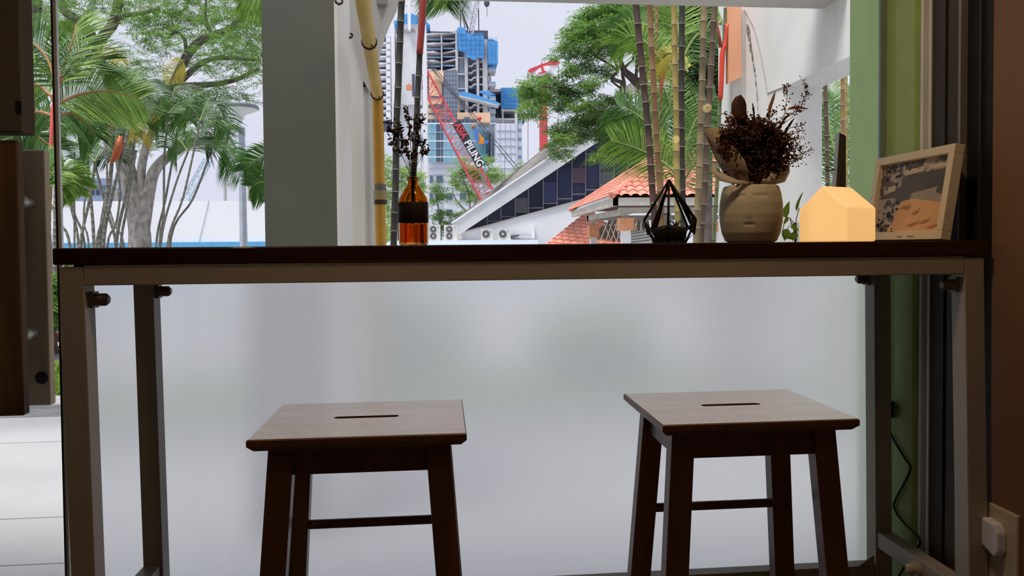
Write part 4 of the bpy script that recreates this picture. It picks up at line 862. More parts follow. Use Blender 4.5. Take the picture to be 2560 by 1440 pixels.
for i, pts in [(8, [(343, 300), (310, 320), (280, 335), (262, 330)]), (8, [(350, 290), (330, 270), (290, 262)]), (18, [(400, 300), (380, 265), (350, 260)]), (14, [(460, 150), (440, 175), (425, 215)]), (6, [(330, 310), (350, 325), (355, 350)]), (5, [(240, 130), (280, 120), (300, 150)])]:
    lfr(i, pts, .20, .008, .4, .7, m_fr3 if i != 5 else m_fr3, 26)
obj('crownshaft', MB().tube([P(u, v, LP[6][1]-.05) for u, v in [(302, 340), (296, 370), (285, 400), (276, 406)]], [.02, .045, .03, .01], 10), mat('russet_sheath', (.52, .10, .03), .5), LP[6][0], smooth=True)
obj('crownshaft', MB().tube([P(u, v, LP[5][1]-.05) for u, v in [(278, 275), (279, 300), (277, 330)]], [.015, .028, .02], 10), mat('orange_sheath', (.70, .33, .10), .5), LP[5][0], smooth=True)
# red-shafted palm at far left
Yr = 6.5
rp = thing('lipstick_palm', (P(150, 612, Yr).x, Yr, 0), 'palm with bright red crownshaft and wide green fronds beside the door glass edge', 'palm')
stem(rp, down([(133, 345), (126, 430), (120, 520), (118, 620)], Yr), Yr, (15, 16), mat('cane_orange_green', (.42, .26, .09), .5, var=(.24, .22, .08), scale=5), m_ring, step=26)
obj('crownshaft', MB().tube(smooth_path([P(u, v, Yr) for u, v in [(146, 190), (143, 230), (138, 265), (136, 300), (133, 340), (131, 368)]], 3), [.014]*3+[.020]*3+[.030]*3+[.029]*3+[.026]*3+[.023], 14), mat('coral_red_crownshaft', (.80, .12, .09), .4), rp, smooth=True)
obj('petiole', MB().tube([P(u, v, Yr) for u, v in [(137, 262), (128, 240), (114, 226)]], [.014, .010, .008], 8), m_rach, rp, smooth=True)
def rf(pts, L, phi=.15, dr=.3, m=m_fr1, n_=60, w_=.011, dep=.2): frond(rp, pts, Yr, L, w_*.62, int(n_*1.15), phi, dr, m, m_rach, depth=dep, rw=.014)
rf([(138, 262), (200, 236), (270, 228), (345, 245)], .40, .1, .3, m_fr1, 74, .012)
rf([(143, 215), (165, 150), (185, 90), (190, 60)], .42, .15, .2, m_fr1, 54, .012)
rf([(143, 225), (180, 160), (220, 135), (262, 150)], .42, .15, .3, m_fr2, 50)
rf([(143, 225), (120, 150), (85, 110), (60, 100)], .42, .15, .4, m_fr2, 50, .012)
rf([(128, 240), (100, 215), (60, 200), (30, 215)], .42, .15, .5, m_fr1, 50)
rf([(133, 290), (90, 280), (50, 310), (30, 350)], .40, .2, .7, m_fr2, 46)
rf([(140, 290), (180, 285), (220, 310), (240, 340)], .30, .2, .8, m_fr2, 40, .008)
t = thing('lipstick_palm', (P(80, 612, 8.3).x, 8.3, 0), 'smaller red-stemmed palm half hidden behind the notice box', 'palm')
stem(t, down([(88, 335), (84, 420), (80, 520), (78, 620)], 8.3), 8.3, 9, mat('cane_red_brown', (.30, .09, .05), .5), m_ring, step=22)
for pts in ([(88, 335), (105, 300), (130, 290)], [(88, 335), (70, 290), (40, 280)], [(90, 335), (120, 360), (150, 375)]): frond(t, pts, 8.3, .34, .010, 36, .3, .5, m_fr2, m_rach)
t = palm(118, 6.0, 'low young palm with lime green arching fronds beside the pull boards', None, 'young_palm')
stem(t, down([(114, 470), (110, 520), (108, 620)], 6.0), 6.0, 12, m_c2, m_ring, step=26)
for pts, m in [([(112, 470), (140, 425), (180, 430), (210, 460)], m_fr1), ([(112, 470), (135, 440), (165, 452), (190, 480)], m_fr1), ([(112, 470), (90, 430), (60, 430)], m_fr1), ([(112, 470), (112, 420), (120, 380)], m_fr2)]: frond(t, pts, 6.0, .20, .010, 36, .3, .5, m, depth=.2)
# frond tips entering at right edge of the left opening
t = palm(700, 7.5, 'palm behind the grey pillar whose fronds reach out beside the street lamp', None, 'cane_palm')
stem(t, down([(720, 360), (715, 480), (712, 620)], 7.5), 7.5, 12, m_cg, m_ring2, step=26)
for pts, m in [([(720, 390), (680, 385), (640, 400), (612, 425)], m_fr2), ([(720, 470), (690, 455), (655, 455), (630, 465)], m_fr2), ([(720, 10), (680, -20), (640, -5), (600, 5)], m_fr1)]: frond(t, pts, 7.5, .26, .011, 34, .2, .6, m, depth=.1)
# ---- street lamp
Y = 12; p0 = P(600, 290, Y); p1 = P(613, 700, Y)
m_lamp = mat('lamp_grey_paint', (.38, .42, .50), .45); m_lw = mat('lamp_white_cap', (.70, .74, .74), .4)
sl_ = thing('street_lamp', (P(609, 616, Y).x, Y, -.03), 'grey street lamp post with a flat round disc head', 'street lamp')
bx = P(609, 616, Y).x
obj('pole', MB().tube([(bx+.0, Y, -.03), (bx-.03, Y, .9), (bx-.0, Y, .92) , P(604, 320, Y)], [.07, .065, .06, .048], 18), m_lamp, sl_, smooth='auto')
hc_ = P(599, 270, Y)
obj('lamp_head', MB().lathe([(.04, -.24), (.05, -.16), (.10, -.10), (.25, -.04), (.28, -.01), (.285, .01), (.27, .03)], (hc_.x, Y, hc_.z), 40), m_lw, sl_, smooth='auto')
obj('lamp_rim', MB().lathe([(.278, -.02), (.292, -.01), (.292, .02), (.27, .045), (.12, .06), (.001, .065)], (hc_.x, Y, hc_.z), 40), mat('lamp_rim_grey', (.18, .20, .22), .5), sl_, smooth='auto')
# ---- hedge seen between pull board and table
def hedge(name, u, v0, v1, Y, text, n_=900, rx=.45, m=m_lf2, cat='shrub', dx=0):
    a, b_ = P(u, v0, Y), P(u, v1, Y); t = thing(name, (a.x+dx, Y, 0), text, cat); s = MB()
    sprays(s, V((a.x+dx, Y, (a.z+b_.z)/2)), (rx, rx, (a.z-b_.z)/2), n_, .14, .016, .05, flat=.8, droop=-.2, pairs=4); obj('foliage', s, m, t)
    s = MB()
    for _ in range(10):
        e_ = V((a.x+dx+rg.uniform(-rx, rx)*.8, Y+rg.uniform(-.2, .2), (a.z+b_.z)/2)); b0 = V((a.x+dx+rg.uniform(-.1, .1), Y, 0)); md = b0.lerp(e_, .5)+V((rg.uniform(-.1, .1), 0, 0)); s.tube([b0, md, e_], [.012, .009, .005], 5)
    obj('stems', s, m_bark2, t); return t
hedge('garden_shrub', 128, 690, 830, 7.8, 'leafy green shrub with bare crooked stems between the pull board and table leg')
hedge('garden_shrub', 128, 640, 700, 10.5, 'paler yellow-green clipped shrub behind the crooked-stemmed shrub', m=m_fr1, rx=.5)
h_ = hedge('garden_shrub', 1000, 700, 880, 8.6, 'rounded green shrub behind the frosted glass near the table centre', rx=.8, n_=1500)
h_ = hedge('garden_shrub', 1420, 740, 900, 6.6, 'low bushy shrub behind the frosted glass between the two stools', rx=.5, n_=1200, m=m_fr1)
fl_ = thing('red_flowers', (P(130, 750, 8.2).x, 8.2, 0), 'low red flowering plant in the garden bed by the pull board', 'flowers'); s = MB()
for _ in range(60): blob(s, P(130, 845, 8.2)+V((rg.uniform(-.5, .3), rg.uniform(-.2, .2), rg.uniform(-.06, .06))), 4, .03, .03, .06, rg)
obj('blooms', s, mat('red_bloom', (.50, .10, .08), .7), fl_)
obj('stems', MB().tube([(fl_.location.x, 8.2, 0), (fl_.location.x, 8.2, .12)], .02, 6), m_bark2, fl_)
rl = obj('white_handrail', MB().tube([P(60, 712, 9), P(400, 716, 9)], .035, 10).tube([P(80, 714, 9), V((P(80, 714, 9).x, 9, 0))], .03, 10).tube([P(380, 716, 9), V((P(380, 716, 9).x, 9, 0))], .03, 10), m_white, smooth='auto'); label(rl, 'white tubular handrail crossing behind the left shrubs', 'handrail')
# ================================================================== far background
rb = random.Random(5)
m_w = mat('far_white_wall', (.78, .79, .82), .8, var=(.72, .73, .77), scale=.4)
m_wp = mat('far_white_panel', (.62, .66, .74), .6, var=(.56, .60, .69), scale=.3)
m_cn = mat('raw_concrete', (.58, .57, .57), .85, var=(.46, .46, .47), scale=.5)
m_dn = mat('dark_recess', (.085, .10, .16), .8, var=(.06, .07, .12), scale=.3)
m_net = mat('blue_safety_net', (.10, .36, .72), .8, var=(.07, .28, .62), scale=1.5)
m_pch = mat('far_peach', (.80, .56, .38), .8, var=(.74, .50, .33), scale=.3)
m_gl1 = mat('curtain_glass_blue', (.27, .50, .62), .25, var=(.20, .42, .55), scale=.25, spec=.4)
m_gl2 = mat('curtain_glass_dark', (.09, .14, .20), .25, var=(.06, .10, .15), scale=.25, spec=.4)
m_gg = mat('grey_blue_cladding', (.24, .29, .36), .5, var=(.20, .25, .32), scale=.3)
m_ln = mat('facade_joint', (.46, .50, .58), .8)
m_rd = mat('crane_red', (.66, .07, .08), .5, var=(.55, .05, .07), scale=2)
m_cab = mat('dark_cable', (.08, .08, .10), .6)
def far(name, u, Y, text, cat, group=None): b_ = P(u, 612, Y); return thing(name, (b_.x, Y, -.03), text, cat, group)
def pb(nm, m, par, rects, Y, d, **k):
    s = MB()
    for r_ in rects: s.pbox(*r_, Y, d)
    return obj(nm, s, m, par, **k)
# ---- left: white hoarding with blue base
t = far('site_hoarding', 400, 32, 'long white site wall with blue base band behind the left palms', 'wall')
a, b_ = P(60, 500, 32), P(690, 502, 32); g0 = P(400, 606, 32).z
obj('panel', MB().box((a.x, 32, g0), (b_.x, 32.2, b_.z)), m_w, t)
obj('blue_band', MB().box((a.x, 31.9, -.03), (b_.x, 32.3, g0)), mat('blue_band', (.10, .36, .62), .6), t)
obj('seam', MB().tube([P(497, 606, 31.98), P(522, 502, 31.98)], .012, 4), m_ln, t)
t = far('low_blue_building', 230, 60, 'low pale blue building seen between the left palm canes', 'building')
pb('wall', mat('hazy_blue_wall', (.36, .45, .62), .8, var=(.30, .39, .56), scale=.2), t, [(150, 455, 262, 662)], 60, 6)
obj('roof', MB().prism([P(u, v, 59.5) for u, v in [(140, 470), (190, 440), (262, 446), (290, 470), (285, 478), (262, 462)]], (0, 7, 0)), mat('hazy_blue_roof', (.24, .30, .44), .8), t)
pb('window', m_dn, t, [(170+i*14, 475, 178+i*14, 488) for i in range(6)], 59.9, .1)
t = far('concrete_stub', 562, 36, 'short grey concrete post with a bracket above the white site wall', 'post')
pb('post', m_cn, t, [(558, 441, 566, 682)], 36, .3); obj('bracket', MB().tube([P(566, 462, 36), P(573, 462, 36), P(576, 457, 36)], .04, 6), m_cn, t)
t = far('beige_post', 621, 36, 'beige post beside the street lamp above the white site wall', 'post')
pb('post', mat('beige_post', (.52, .42, .30), .8), t, [(618, 440, 625, 682)], 36, .3); pb('cap', m_pch, t, [(615, 425, 628, 441)], 35.9, .5)
t = far('beige_post', 289, 36, 'beige post low beside the pale forked trunk', 'post')
pb('post', MATS['beige_post'], t, [(286, 474, 292, 684)], 36, .3)
# lattice crane far left, faint
def lattice(par, A, B, w0, w1, n_, r_, m, nm='boom', sect=4):
    A = V(A); B = V(B); d = (B-A).normalized(); x = d.cross(V((0, 1, 0))).normalized(); y = x.cross(d).normalized(); s = MB(); prev = None
    for i in range(n_+1):
        c = A.lerp(B, i/n_); w_ = (w0+(w1-w0)*i/n_)/2; q = [c+(x*a_+y*b__)*w_ for a_, b__ in ((-1, -1), (1, -1), (1, 1), (-1, 1))]
        for j in range(4): s.tube([q[j], q[(j+1) % 4]], r_*.55, 4, cap=False)
        if prev:
            for j in range(4):
                s.tube([prev[j], q[j]], r_, 5, cap=False); k2 = (j+1) % 4
                s.tube([prev[j], q[k2]] if i % 2 else [prev[k2], q[j]], r_*.55, 4, cap=False)
        prev = q
    return obj(nm, s, m, par)
t = far('tower_crane', 480, 60, 'faint blue-grey lattice mast leaning behind the left palm canes', 'crane')
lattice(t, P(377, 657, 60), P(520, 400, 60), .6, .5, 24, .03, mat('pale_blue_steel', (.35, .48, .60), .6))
# ---- church tower with cross
Y = 55
t = far('church_tower', 1023, Y, 'white church tower with tall side fins and a white cross', 'tower')
pb('fin', m_w, t, [(977, 60, 993, 640)], Y, 2.5); pb('fin', m_w, t, [(1055, 62, 1072, 640)], Y, 2.5)
pb('panel', mat('church_panel', (.72, .73, .75), .85, var=(.62, .63, .66), scale=.8), t, [(993, 60, 1055, 262)], Y+.5, 1.5)
pb('panel', m_w, t, [(993, 262, 1055, 640)], Y+.9, 1.2)
pb('louvre', mat('church_grey', (.40, .40, .42), .8), t, [(992, 72, 1037, 80)], Y+.4, .2)
pb('niche', m_dn, t, [(1030, 185, 1037, 240)], Y+.42, .2)
obj('cross', MB().pbox(1018, -40, 1027, 75, Y-.1, .5).pbox(989, 4, 1051, 13, Y-.05, .4), m_w, t)
obj('bell_arm', MB().tube([P(1010+10*math.cos(a_), 262+6*math.sin(a_), Y-.1) for a_ in [0, .5, 1, 1.57, 2.2, 2.8, 3.14]], .05, 6), m_cn, t)
# ---- far tower under construction
Y = 140
t = far('unfinished_tower', 1150, Y, 'tall concrete tower under construction with bright blue safety nets', 'building')
s = MB(); s.pbox(1062, 78, 1143, 300, Y+4, 12).pbox(1143, 75, 1222, 310, Y+4, 12).pbox(945, 92, 982, 310, Y+4, 10)
obj('dark_interior', s, m_dn, t)
for i, v in enumerate((80, 104, 125, 147, 170)):
    s = MB(); s.prism([P(1060, v+4-i*.4, Y+.5), P(1085, v+2, Y-1), P(1104, v+7, Y+.8), P(1140, v-1, Y+.4), P(1140, v+3, Y+.4), P(1104, v+11, Y+.8), P(1085, v+6, Y-1), P(1060, v+8-i*.4, Y+.5)], (0, 5, 0)); obj('floor_slab', s, m_cn, t)
    if i < 4: pb('guard_net', mat('pale_blue_net', (.28, .44, .66), .8), t, [(1068, v+16, 1101, v+21), (1107, v+15, 1137, v+19)], Y+.6, .1)
for r_ in ((1101.5, 84, 1106.5, 185), (1138, 75, 1144, 180), (1143, 125, 1147, 300), (1161, 130, 1171, 305), (1191, 140, 1199, 305), (1206, 98, 1220, 310)): pb('column', m_cn, t, [r_], Y-.4, 3)
for v0, v1 in ((145, 183), (187, 220), (222, 240), (245, 275)): pb('glazing', mat('tower_glass', (.22, .25, .30), .4, var=(.14, .17, .23), scale=.3), t, [(1147, v0, 1161, v1)], Y-.1, .3)
pb('ledge', m_cn, t, [(1144, 183, 1162, 187), (1144, 220, 1162, 223), (1144, 143, 1162, 145)], Y-.5, 1)
for i in range(9):
    v = 156+i*17.3
    if 225 < v < 240: continue
    obj('stair_flight', MB().prism([P(u, vv, Y) for u, vv in [(1171, v+6), (1177, v+8), (1185, v), (1191, v+1), (1191, v+5), (1186, v+4.5), (1178, v+12), (1171, v+10)]], (0, 1.5, 0)), m_cn, t)
    pb('landing_net', MATS['pale_blue_net'], t, [(1172, v+10, 1190, v+13)], Y+.9, .1)
for i in range(8): pb('floor_slab', m_cn, t, [(1199, 152+i*19, 1207, 156+i*19)], Y, 2)
def netpoly(nm, pts, Y_, m=m_net, d=.4): return obj(nm, MB().prism([P(u, v, Y_) for u, v in pts], (0, d, 0)), m, t)
netpoly('safety_net', [(1143, 70), (1152, 67), (1164, 70), (1165, 82), (1185, 86), (1200, 85), (1210, 90), (1211, 143), (1200, 145), (1198, 143), (1190, 145), (1189, 150), (1178, 148), (1176, 144), (1165, 143), (1164, 131), (1145, 125)], Y-1.2)
netpoly('safety_net', [(1219, 99), (1228, 97), (1245, 104), (1245, 156), (1234, 159), (1220, 158)], Y-1.2, d=6)
pb('net_seam', mat('net_seam', (.05, .22, .52), .8), t, [(1143+k_*11, 76+k_*1.5, 1143.8+k_*11, 126+k_*2.5) for k_ in range(7)]+[(1144, 84+k_*13, 1164, 84.8+k_*13) for k_ in range(4)]+[(1164, 96+k_*12, 1210, 96.8+k_*12) for k_ in range(4)]+[(1219+k_*6, 104, 1219.7+k_*6, 156) for k_ in range(4)], Y-1.35, .1)
for k_ in range(16): pass
pb('net_posts', m_net, t, [(1180+k_*4, 81, 1181.2+k_*4, 90) for k_ in range(8)]+[(1220+k_*5, 93, 1221.2+k_*5, 104) for k_ in range(5)], Y-1.2, .2)
for v in (168, 204, 240, 272, 290): pb('balcony', m_cn, t, [(1219, v+6, 1240, v+10)], Y, 4); pb('guard_net', MATS['pale_blue_net'], t, [(1221, v, 1239, v+6)], Y, .1)
pb('column', m_cn, t, [(1223, 158, 1229, 300)], Y+2, 1.2)
netpoly('safety_net', [(1148, 229), (1170, 231), (1200, 240), (1247, 256), (1247, 263), (1200, 250), (1148, 238)], Y-2.5, d=2); netpoly('deck_edge', [(1148, 238), (1200, 250), (1247, 263), (1247, 266), (1200, 254), (1148, 241)], Y-2.6, m_cn, 2.4)
netpoly('safety_net', [(1200, 226), (1222, 229), (1240, 237), (1222, 238), (1200, 232)], Y-1.4)
for i in range(12):
    v = 105+i*17; pb('floor_slab', m_w, t, [(945, v, 972, v+3)], Y+1, 4); pb('facade_box', m_w, t, [(965, v-12, 976, v)], Y-.5, 3)
pb('core', m_cn, t, [(1145, 285, 1225, 634)], Y+1, 8)
obj('roof_net', MB().prism([P(u, v, Y) for u, v in [(985, 52), (998, 48), (1010, 36), (1025, 32), (1040, 38), (1060, 48), (1075, 62), (1060, 66), (985, 62)]], (0, 6, 0)), m_net, t)
# second block
Y = 150
t = far('unfinished_block', 1280, Y, 'lower unfinished concrete block with blue nets right of the tall tower', 'building')
pb('dark_interior', m_dn, t, [(1228, 225, 1310, 308)], Y+3, 8)
pb('core', m_cn, t, [(1240, 305, 1306, 632)], Y+4, 6)
pb('roof_slab', m_cn, t, [(1228, 222, 1256, 229)], Y, 6)
pb('safety_net', m_net, t, [(1253, 219, 1296, 272)], Y-.5, 5)
pb('net_seam', MATS['net_seam'], t, [(1253, 228+k_*9, 1296, 228.6+k_*9) for k_ in range(5)]+[(1260+k_*9, 219, 1260.6+k_*9, 272) for k_ in range(4)], Y-.7, .1)
pb('floor_slab', m_cn, t, [(1253, 273, 1312, 278), (1225, 295, 1290, 300), (1235, 258, 1256, 262)], Y-.5, 5)
pb('column', m_cn, t, [(1255, 272, 1259, 308)], Y-.6, 1); pb('column', m_w, t, [(1287, 278, 1295, 440)], Y-.6, 2); pb('column', m_w, t, [(1304, 290, 1306.5, 440)], Y-.6, 2)
for v in range(300, 430, 22): pb('bay', MATS['pale_blue_net'], t, [(1295, v, 1304, v+9)], Y, 1); pb('bay_wall', m_w, t, [(1295, v+9, 1304, v+22)], Y, 1)
# ---- peach and glass office building
Y = 100
t = far('glass_office', 1160, Y, 'office building with curved blue glass front, peach bands and white podium', 'building')
pb('peach_block', m_pch, t, [(1066, 240, 1150, 300)], Y+3, 10); pb('peach_block', m_pch, t, [(1072, 178, 1106, 260)], Y+2, 8)
obj('peach_bay', MB().prism([P(u, v, Y+1) for u, v in [(1085, 182), (1100, 175), (1109, 178), (1109, 205), (1095, 200), (1085, 196)]], (0, 3, 0)), m_pch, t)
pb('peach_band', m_pch, t, [(1143, 281, 1226, 306)], Y+1, 6); pb('window', MATS['tower_glass'], t, [(1160, 292, 1175, 303)], Y+.9, .2)
pb('window_band', m_gl2, t, [(1071, 240, 1098, 246), (1071, 262, 1120, 270), (1071, 282, 1100, 287)], Y+1.9, .3)
pb('grey_tower', m_gg, t, [(1108, 176, 1146, 300)], Y+1.5, 8)
pb('cladding_joint', m_ln, t, [(1108, 176+k_*11, 1146, 176.7+k_*11) for k_ in range(11)]+[(1115+k_*7, 176, 1115.6+k_*7, 300) for k_ in range(5)], Y+1.4, .1)
# curved glass: plan arc
def arcpt(f_):   # f 0..1 from left to right
    u = 1066+f_*174; dep = Y-2+9*max(0, f_-.45)**2/.3025*1.3; return u, dep
N_ = 29
for (va, vb, m, nm) in [(298, 307, m_gl2, 'glass_cap'), (307, 310, m_w, 'white_band'), (310, 351, None, 'pane_row'), (351, 353.5, m_w, 'white_band'), (353.5, 391, None, 'pane_row'), (391, 393.5, m_w, 'white_band'), (393.5, 405, None, 'pane_row')]:
    if m:
        s = MB()
        for i in range(N_):
            (u0, d0), (u1, d1) = arcpt(i/N_), arcpt((i+1)/N_); off = -.15 if m is m_w else 0
            s.poly([P(u0, vb, d0+off), P(u1, vb, d1+off), P(u1, va, d1+off), P(u0, va, d0+off)])
        o = obj(nm, s, m, t); 
    else:
        for mm, sel in ((m_gl1, lambda i: not (i in (4, 5, 6) or i >= 26)), (m_gl2, lambda i: i in (4, 5, 6) or i >= 26)):
            s = MB()
            for i in range(N_):
                if sel(i):
                    (u0, d0), (u1, d1) = arcpt(i/N_), arcpt((i+1)/N_); s.poly([P(u0, vb, d0), P(u1, vb, d1), P(u1, va, d1), P(u0, va, d0)])
            obj(nm, s, mm, t)
s = MB()
for i in range(0, N_, 2): u0, d0 = arcpt(i/N_); s.tube([P(u0, 405, d0-.05), P(u0, 300, d0-.05)], .03, 4)
for v in (331, 372): s.tube([P(arcpt(i/N_)[0], v, arcpt(i/N_)[1]-.05) for i in range(N_+1)], .035, 4)
obj('mullions', s, m_ln, t)
pb('white_wing', m_wp, t, [(1240, 308, 1291, 470)], Y-1, 8); pb('podium', m_wp, t, [(1040, 405, 1320, 640)], Y-1.5, 10)
pb('panel_joint', m_ln, t, [(1241, 326+k_*19, 1290, 326.6+k_*19) for k_ in range(5)]+[(1250+k_*13, 309, 1250.5+k_*13, 405) for k_ in range(4)], Y-1.1, .1)
pb('panel_joint', m_ln, t, [(1072, 420+k_*16, 1300, 420.5+k_*16) for k_ in range(6)], Y-1.6, .1)
for r_ in ((1075, 440, 1082, 457), (1091, 440, 1107, 457), (1092, 482, 1107, 500), (1117, 482, 1131, 499), (1150, 482, 1165, 499), (1075, 482, 1082, 499), (1092, 524, 1107, 540), (1117, 524, 1131, 540), (1180, 440, 1195, 457)): pb('window', m_gl2, t, [r_], Y-1.7, .1)
pb('back_wall', m_wp, t, [(940, 330, 1066, 640)], Y-1, 6)
pb('window_band', m_gl1, t, [(1050, 340, 1056, 400), (1040, 410, 1055, 440)], Y-1.2, .2)
# ---- trees in the middle distance
def midtree(text, Y_, tr, cl, m=m_lf2, name='street_tree', r_=.15, L=.9, ll=.34):
    t = far(name, tr[0][0][0], Y_, text, 'tree'); s = MB(); k_ = Y_/F
    for pts in tr: branch(s, [P(u, v, Y_) for u, v in pts], r_, r_*.3, 6)
    obj('trunk', s, m_bark, t, smooth=True); s = MB()
    for u, v, rx, ry in cl: sprays(s, P(u, v, Y_), (rx*k_, 1.6, ry*k_), int(rx*ry*.22)+8, L, .07*ll/.34, ll, flat=.6, droop=.1, pairs=4)
    obj('foliage', s, m, t)
midtree('bright green bushy tree behind the red crane boom', 86, [[(1178, 640), (1176, 540), (1170, 480), (1150, 430)], [(1176, 540), (1140, 500), (1130, 470)], [(1178, 540), (1200, 470)]], [(1155, 400, 14, 10), (1150, 430, 28, 16), (1180, 425, 30, 16), (1215, 400, 20, 14), (1235, 430, 20, 14), (1200, 440, 30, 16), (1140, 455, 22, 14), (1165, 470, 28, 16), (1185, 495, 22, 14), (1225, 455, 20, 12), (1250, 445, 18, 10), (1143, 505, 5, 6)], m=leafmat('far_lime_leaf', (.16, .30, .05), (.40, .56, .14), .4))
midtree('small airy tree left of the red crane boom', 60, [[(1105, 640), (1098, 540), (1092, 500), (1086, 480)], [(1100, 560), (1110, 530)]], [(1095, 470, 14, 10), (1105, 490, 14, 10), (1085, 500, 10, 8), (1110, 530, 16, 8), (1085, 540, 12, 10), (1120, 560, 16, 12), (1090, 575, 18, 12), (1150, 535, 20, 8), (1130, 580, 14, 12), (1160, 550, 16, 10)], name='street_tree', r_=.09, ll=.3)
midtree('leafy tree seen between the yellow pipe and the amber bottle', 50, [[(975, 640), (970, 540), (965, 470)], [(972, 560), (985, 500)]], [(970, 400, 16, 12), (965, 430, 14, 14), (975, 455, 20, 14), (968, 490, 12, 16), (1010, 430, 22, 16), (1045, 440, 18, 14), (1015, 465, 22, 14), (1050, 470, 14, 12), (965, 520, 10, 14)], m=MATS['far_lime_leaf'], r_=.12, L=.6, ll=.24)
midtree('green treetop peeking above the shingle roof by the cable ends', 90, [[(1300, 640), (1300, 425)]], [(1302, 412, 9, 6), (1295, 425, 12, 7), (1285, 440, 10, 6)], r_=.1)
# ---- red lattice crane boom with name board
Yc_ = 68
t = far('piling_crane', 1232, Yc_, 'red lattice crane boom with a black lettered board leaning up to the left', 'crane')
A = P(1229, 510, Yc_); B = P(1022, 122, Yc_+3)
lattice(t, A, B, 1.45, 1.05, 22, .05, m_rd)
obj('boom_head', MB().prism([P(u, v, Yc_+2.4) for u, v in [(1008, 108), (1014, 103), (1028, 106), (1040, 110), (1050, 140), (1040, 152), (1024, 132)]], (0, 1.2, 0)), m_rd, t)
obj('boom_foot', MB().bar(P(1221, 480, Yc_), P(1250, 560, Yc_), .5), m_rd, t)
obj('base', MB().pbox(1190, 545, 1300, 640, Yc_, 3).pbox(1200, 600, 1290, 640, Yc_-.3, 3.6), m_rd, t)
s = MB()
for (u0, v0), (u1, v1), r_ in [((1040, 120), (1290, 425), .035), ((1042, 116), (1296, 420), .035), ((1070, 160), (1180, 285), .03), ((1060, 150), (1150, 262), .03), ((1012, 130), (1015, 208), .02), ((1018, 130), (1021, 208), .02), ((1024, 134), (1028, 208), .02), ((1085, 190), (1160, 262), .02), ((1262, 392), (1262, 600), .02)]: s.tube([P(u0, v0, Yc_+.8), P(u1, v1, Yc_+.8)], r_, 4)
obj('cables', s, m_cab, t)
obj('hook_block', MB().prism([P(u, v, 50) for u, v in [(1015, 213), (1020, 211), (1022, 207), (1024, 211), (1030, 213), (1030, 224), (1015, 224)]], (0, .3, 0)), mat('orange_hook_block', (.70, .30, .16), .6), t)
d1 = (P(1203, 413, Yc_-1)-P(1141, 305, Yc_-1)).normalized(); Cn = P(1172, 361, Yc_-1.0)
ux_ = d1; uz_ = V((0, -1, 0)); uz_ = (uz_-ux_*uz_.dot(ux_)).normalized(); uy_ = uz_.cross(ux_).normalized()
LB, HB = 124*Yc_/F*1.0, 22*Yc_/F
def bpnt(x, y, z=0): return Cn+ux_*x+uy_*y+uz_*z
obj('name_board', MB().prism([bpnt(-LB/2, -HB/2), bpnt(LB/2, -HB/2), bpnt(LB/2, HB/2), bpnt(-LB/2, HB/2)], uz_*-.08), mat('board_black', (.035, .035, .045), .6), t)
def text(s_, x0, x1, col, nm):
    c = bpy.data.curves.new(nm, 'FONT'); c.body = s_; c.size = HB*1.12; c.extrude = .01; c.offset = .022; c.align_y = 'CENTER'; c.materials.append(col)
    o = bpy.data.objects.new(nm, c); S.collection.objects.link(o); bpy.context.view_layer.update()
    w_ = o.dimensions.x; sx_ = (x1-x0)/w_; p0 = bpnt(x0, -.02, .06)
    M = Matrix(((ux_.x, uy_.x, uz_.x, p0.x), (ux_.y, uy_.y, uz_.y, p0.y), (ux_.z, uy_.z, uz_.z, p0.z), (0, 0, 0, 1))) @ Matrix.Diagonal((sx_, 1, 1, 1))
    me = bpy.data.meshes.new_from_object(o); bpy.data.objects.remove(o); me.transform(M); o = bpy.data.objects.new(nm, me); S.collection.objects.link(o)
    o.parent = t; o.location = -parent_loc(t); return o
bpy.context.view_layer.update()
text('ASIA', -LB/2+.15, -LB*.5+LB*.36, mat('letter_red', (.75, .06, .10), .6), 'board_lettering')
text('PILING', -LB*.5+LB*.42, LB/2-.12, mat('letter_white', (.85, .85, .87), .6), 'board_lettering')
# pile driver
t = far('pile_driver', 1210, 74, 'turquoise steel pile column with orange and blue sheeting on top', 'pile driver')
s = MB(); s.pbox(1204, 362, 1208, 645, 74, .3).pbox(1211, 362, 1216, 645, 74, .3)
for v in range(366, 620, 9): s.pbox(1208, v, 1211, v+3, 74, .2)
obj('mast', s, mat('turquoise_steel', (.08, .42, .48), .5), t)
obj('orange_sheet', MB().prism([P(u, v, 73.5) for u, v in [(1192, 330), (1200, 336), (1210, 346), (1212, 358), (1197, 359), (1195, 345)]], (0, .5, 0)), mat('orange_tarp', (.85, .33, .04), .7), t)
obj('blue_sheet', MB().prism([P(u, v, 73.2) for u, v in [(1186, 318), (1192, 322), (1196, 335), (1198, 352), (1190, 350), (1186, 335)]], (0, .5, 0)).prism([P(u, v, 73.2) for u, v in [(1210, 350), (1222, 352), (1219, 358), (1212, 357)]], (0, .4, 0)), mat('blue_tarp', (.07, .20, .62), .7), t)
obj('winch', MB().sphere(P(1184, 317, 74), .28, 10, 6), mat('rust_brown', (.30, .19, .10), .8), t)
t = far('hoist_mast', 1303, 112, 'thin red mast tip with a small round light above the white wing', 'mast')
obj('mast', MB().tube([P(1200, 308, 98), P(1199, 296, 98)], .10, 6), m_rd, t); obj('light', MB().sphere(P(1199, 296, 98), .28, 10, 6), m_rd, t)
